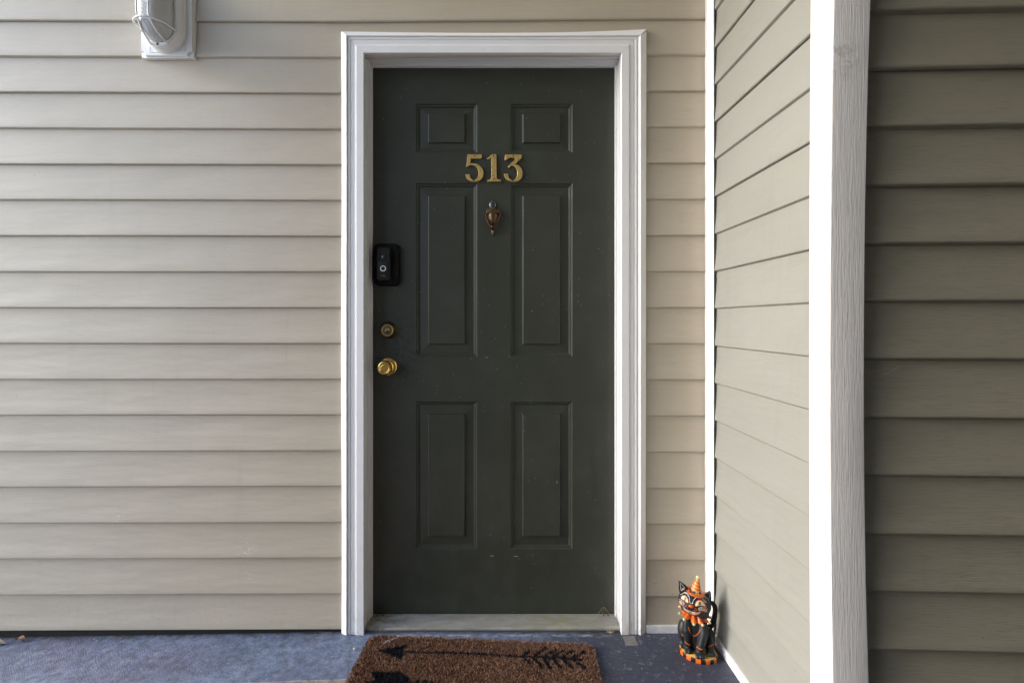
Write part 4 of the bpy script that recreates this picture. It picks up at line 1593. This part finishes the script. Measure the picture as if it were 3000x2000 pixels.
lines("ear_lines", [[(505, 438), (555, 398), (620, 396), (616, 450), (602, 510)], [(530, 440), (548, 462)], [(552, 448), (568, 478)], [(572, 458), (586, 492)]], M_WHITEP, ears[1], HB, .0003, .0007)
# stitched seams on the body
st = []
chain = catmull([(300, 925, 0), (320, 985, 0), (350, 1030, 0), (385, 1055, 0), (430, 1030, 0), (462, 990, 0), (472, 960, 0)], 4)
for i in range(0, len(chain), 2):
    p = chain[i]; st.append([(p.x - 6, p.y - 8), (p.x + 7, p.y + 9)])
st.append([(p.x, p.y) for p in chain])
lines("stitches", st, M_ORANGE, body_o, BB, .0001, .0008)
for ring_ in ([(245, 1150), (285, 1178), (320, 1192)], [(425, 1218), (465, 1250), (520, 1268)], [(590, 1222), (640, 1205), (675, 1180)], [(192, 1030), (210, 1050)]):
    q = catmull([(p[0], p[1], 0) for p in ring_], 4)
    st = [[(p.x, p.y) for p in q]]
    for p in q: st.append([(p.x - 3, p.y - 14), (p.x + 3, p.y + 12)])
    lines("stitches", st, M_ORANGE, body_o, BB, .0001, .0007)

# ruffled collar with bells
bm = bmesh.new()
NC = Vector((-.011, .001, .146))
tips = [(187, .0475, -.006), (214, .0500, -.012), (249, .0480, -.018), (281, .0480, -.019), (316, .0500, -.019), (350, .0490, -.018), (25, .045, -.012), (60, .045, -.010), (100, .045, -.006), (140, .045, -.004)]
n = 180
rings = [[] for _ in range(6)]
for i in range(n):
    a = 360 * i / n
    best = 0; dz_ = -.012; tot = 0
    for (ta, tr, tz) in tips:
        d = abs((a - ta + 180) % 360 - 180)
        w = max(0, 1 - d / 15.5)
        k = math.sin(w * math.pi / 2) ** .75
        if k > best: best = k; dz_ = tz; rr_ = tr
    R_ = .0330 + ((rr_ if best else .048) - .0330) * best
    for j in range(6):
        t_ = j / 5
        r_ = .0140 + (R_ - .0140) * t_
        z = NC.z + .004 * (1 - t_) + dz_ * t_ ** 1.3 + .0035 * best * math.sin(t_ * math.pi)
        rings[j].append(bm.verts.new((NC.x + r_ * math.cos(R(a)), NC.y + r_ * math.sin(R(a)), z)))
for j in range(5):
    for i in range(n):
        bm.faces.new((rings[j][i], rings[j][(i + 1) % n], rings[j + 1][(i + 1) % n], rings[j + 1][i]))
bmesh.ops.recalc_face_normals(bm, faces=bm.faces)
bmesh.ops.solidify(bm, geom=bm.faces[:], thickness=.0035)
collar = fin(bm, "collar", M_ORANGE, cat, smooth=60, keep=False)
for (ta, tr, tz) in tips:
    bm = bmesh.new(); ball(bm, (NC.x + (tr + .0015) * math.cos(R(ta)), NC.y + (tr + .0015) * math.sin(R(ta)), NC.z + tz), .0046, n=16)
    fin(bm, "bell", M_GOLD, collar, smooth=True, keep=False)
CBV = bvh([collar])
bm = bmesh.new()
for p in ((268, 715), (248, 740), (284, 762), (268, 790), (362, 780), (405, 802), (366, 826), (475, 828), (470, 770), (545, 825), (560, 790), (520, 780), (330, 750), (440, 780)):
    h = hit(p[0], p[1], CBV, 0)
    if h is not None: ball(bm, h, .0013, n=8)
fin(bm, "polka_dots", M_BLKP, collar, smooth=True, keep=False)

# hat
t = NT("orange_striped_cone")
tc = t.n("ShaderNodeTexCoord")
oz = t.sep(tc.outputs["Object"])
ph = t.math('ADD', t.math('MULTIPLY', oz[2], 640.0), t.math('MULTIPLY', oz[0], 70.0))
c = t.mix(t.ramp(t.math('SINE', ph), .72, .88), (.70, .135, .012), (.78, .50, .18))
M_CONE = t.set(c, .4)
hat = empty("party_hat"); hat.parent = cat
hat.location = Vector((-.0115, -.010, .2120)); hat.rotation_euler = (R(5), R(9), 0)
bm = bmesh.new()
lathe(bm, [(.0001, -.002), (.0285, -.0015), (.0305, .0000), (.0298, .0018), (.0215, .0044), (.0160, .0050), (.0001, .0055)], Matrix(), 44)
fin(bm, "brim", M_ORANGE, hat, smooth=50, keep=False)
bm = bmesh.new(); lathe(bm, [(.0178, .0040), (.0182, .0048), (.0169, .0100), (.0160, .0102)], Matrix(), 36)
fin(bm, "hat_band", M_PURPLE, hat, smooth=40, keep=False)
bm = bmesh.new(); lathe(bm, [(.0172, .0040), (.0163, .0100), (.0124, .0240), (.0074, .0380), (.0036, .0465), (.0001, .0475)], Matrix(), 36)
fin(bm, "cone", M_CONE, hat, smooth=50, keep=False)
bm = bmesh.new(); ball(bm, (0, 0, .0505), (.0070, .0070, .0064), n=24)
fin(bm, "pompom", M_GOLD, hat, smooth=True, keep=False)
bm = bmesh.new()
for x0, x1, z0, z1 in ((-.0045, .0045, .0035, .0050), (-.0045, .0045, .0097, .0112), (-.0045, -.0030, .0050, .0097), (.0030, .0045, .0050, .0097)):
    box(bm, x0 - .001, x1 - .001, -.0196, -.0170, z0, z1, .0003)
fin(bm, "buckle", M_GOLD, hat, keep=False)
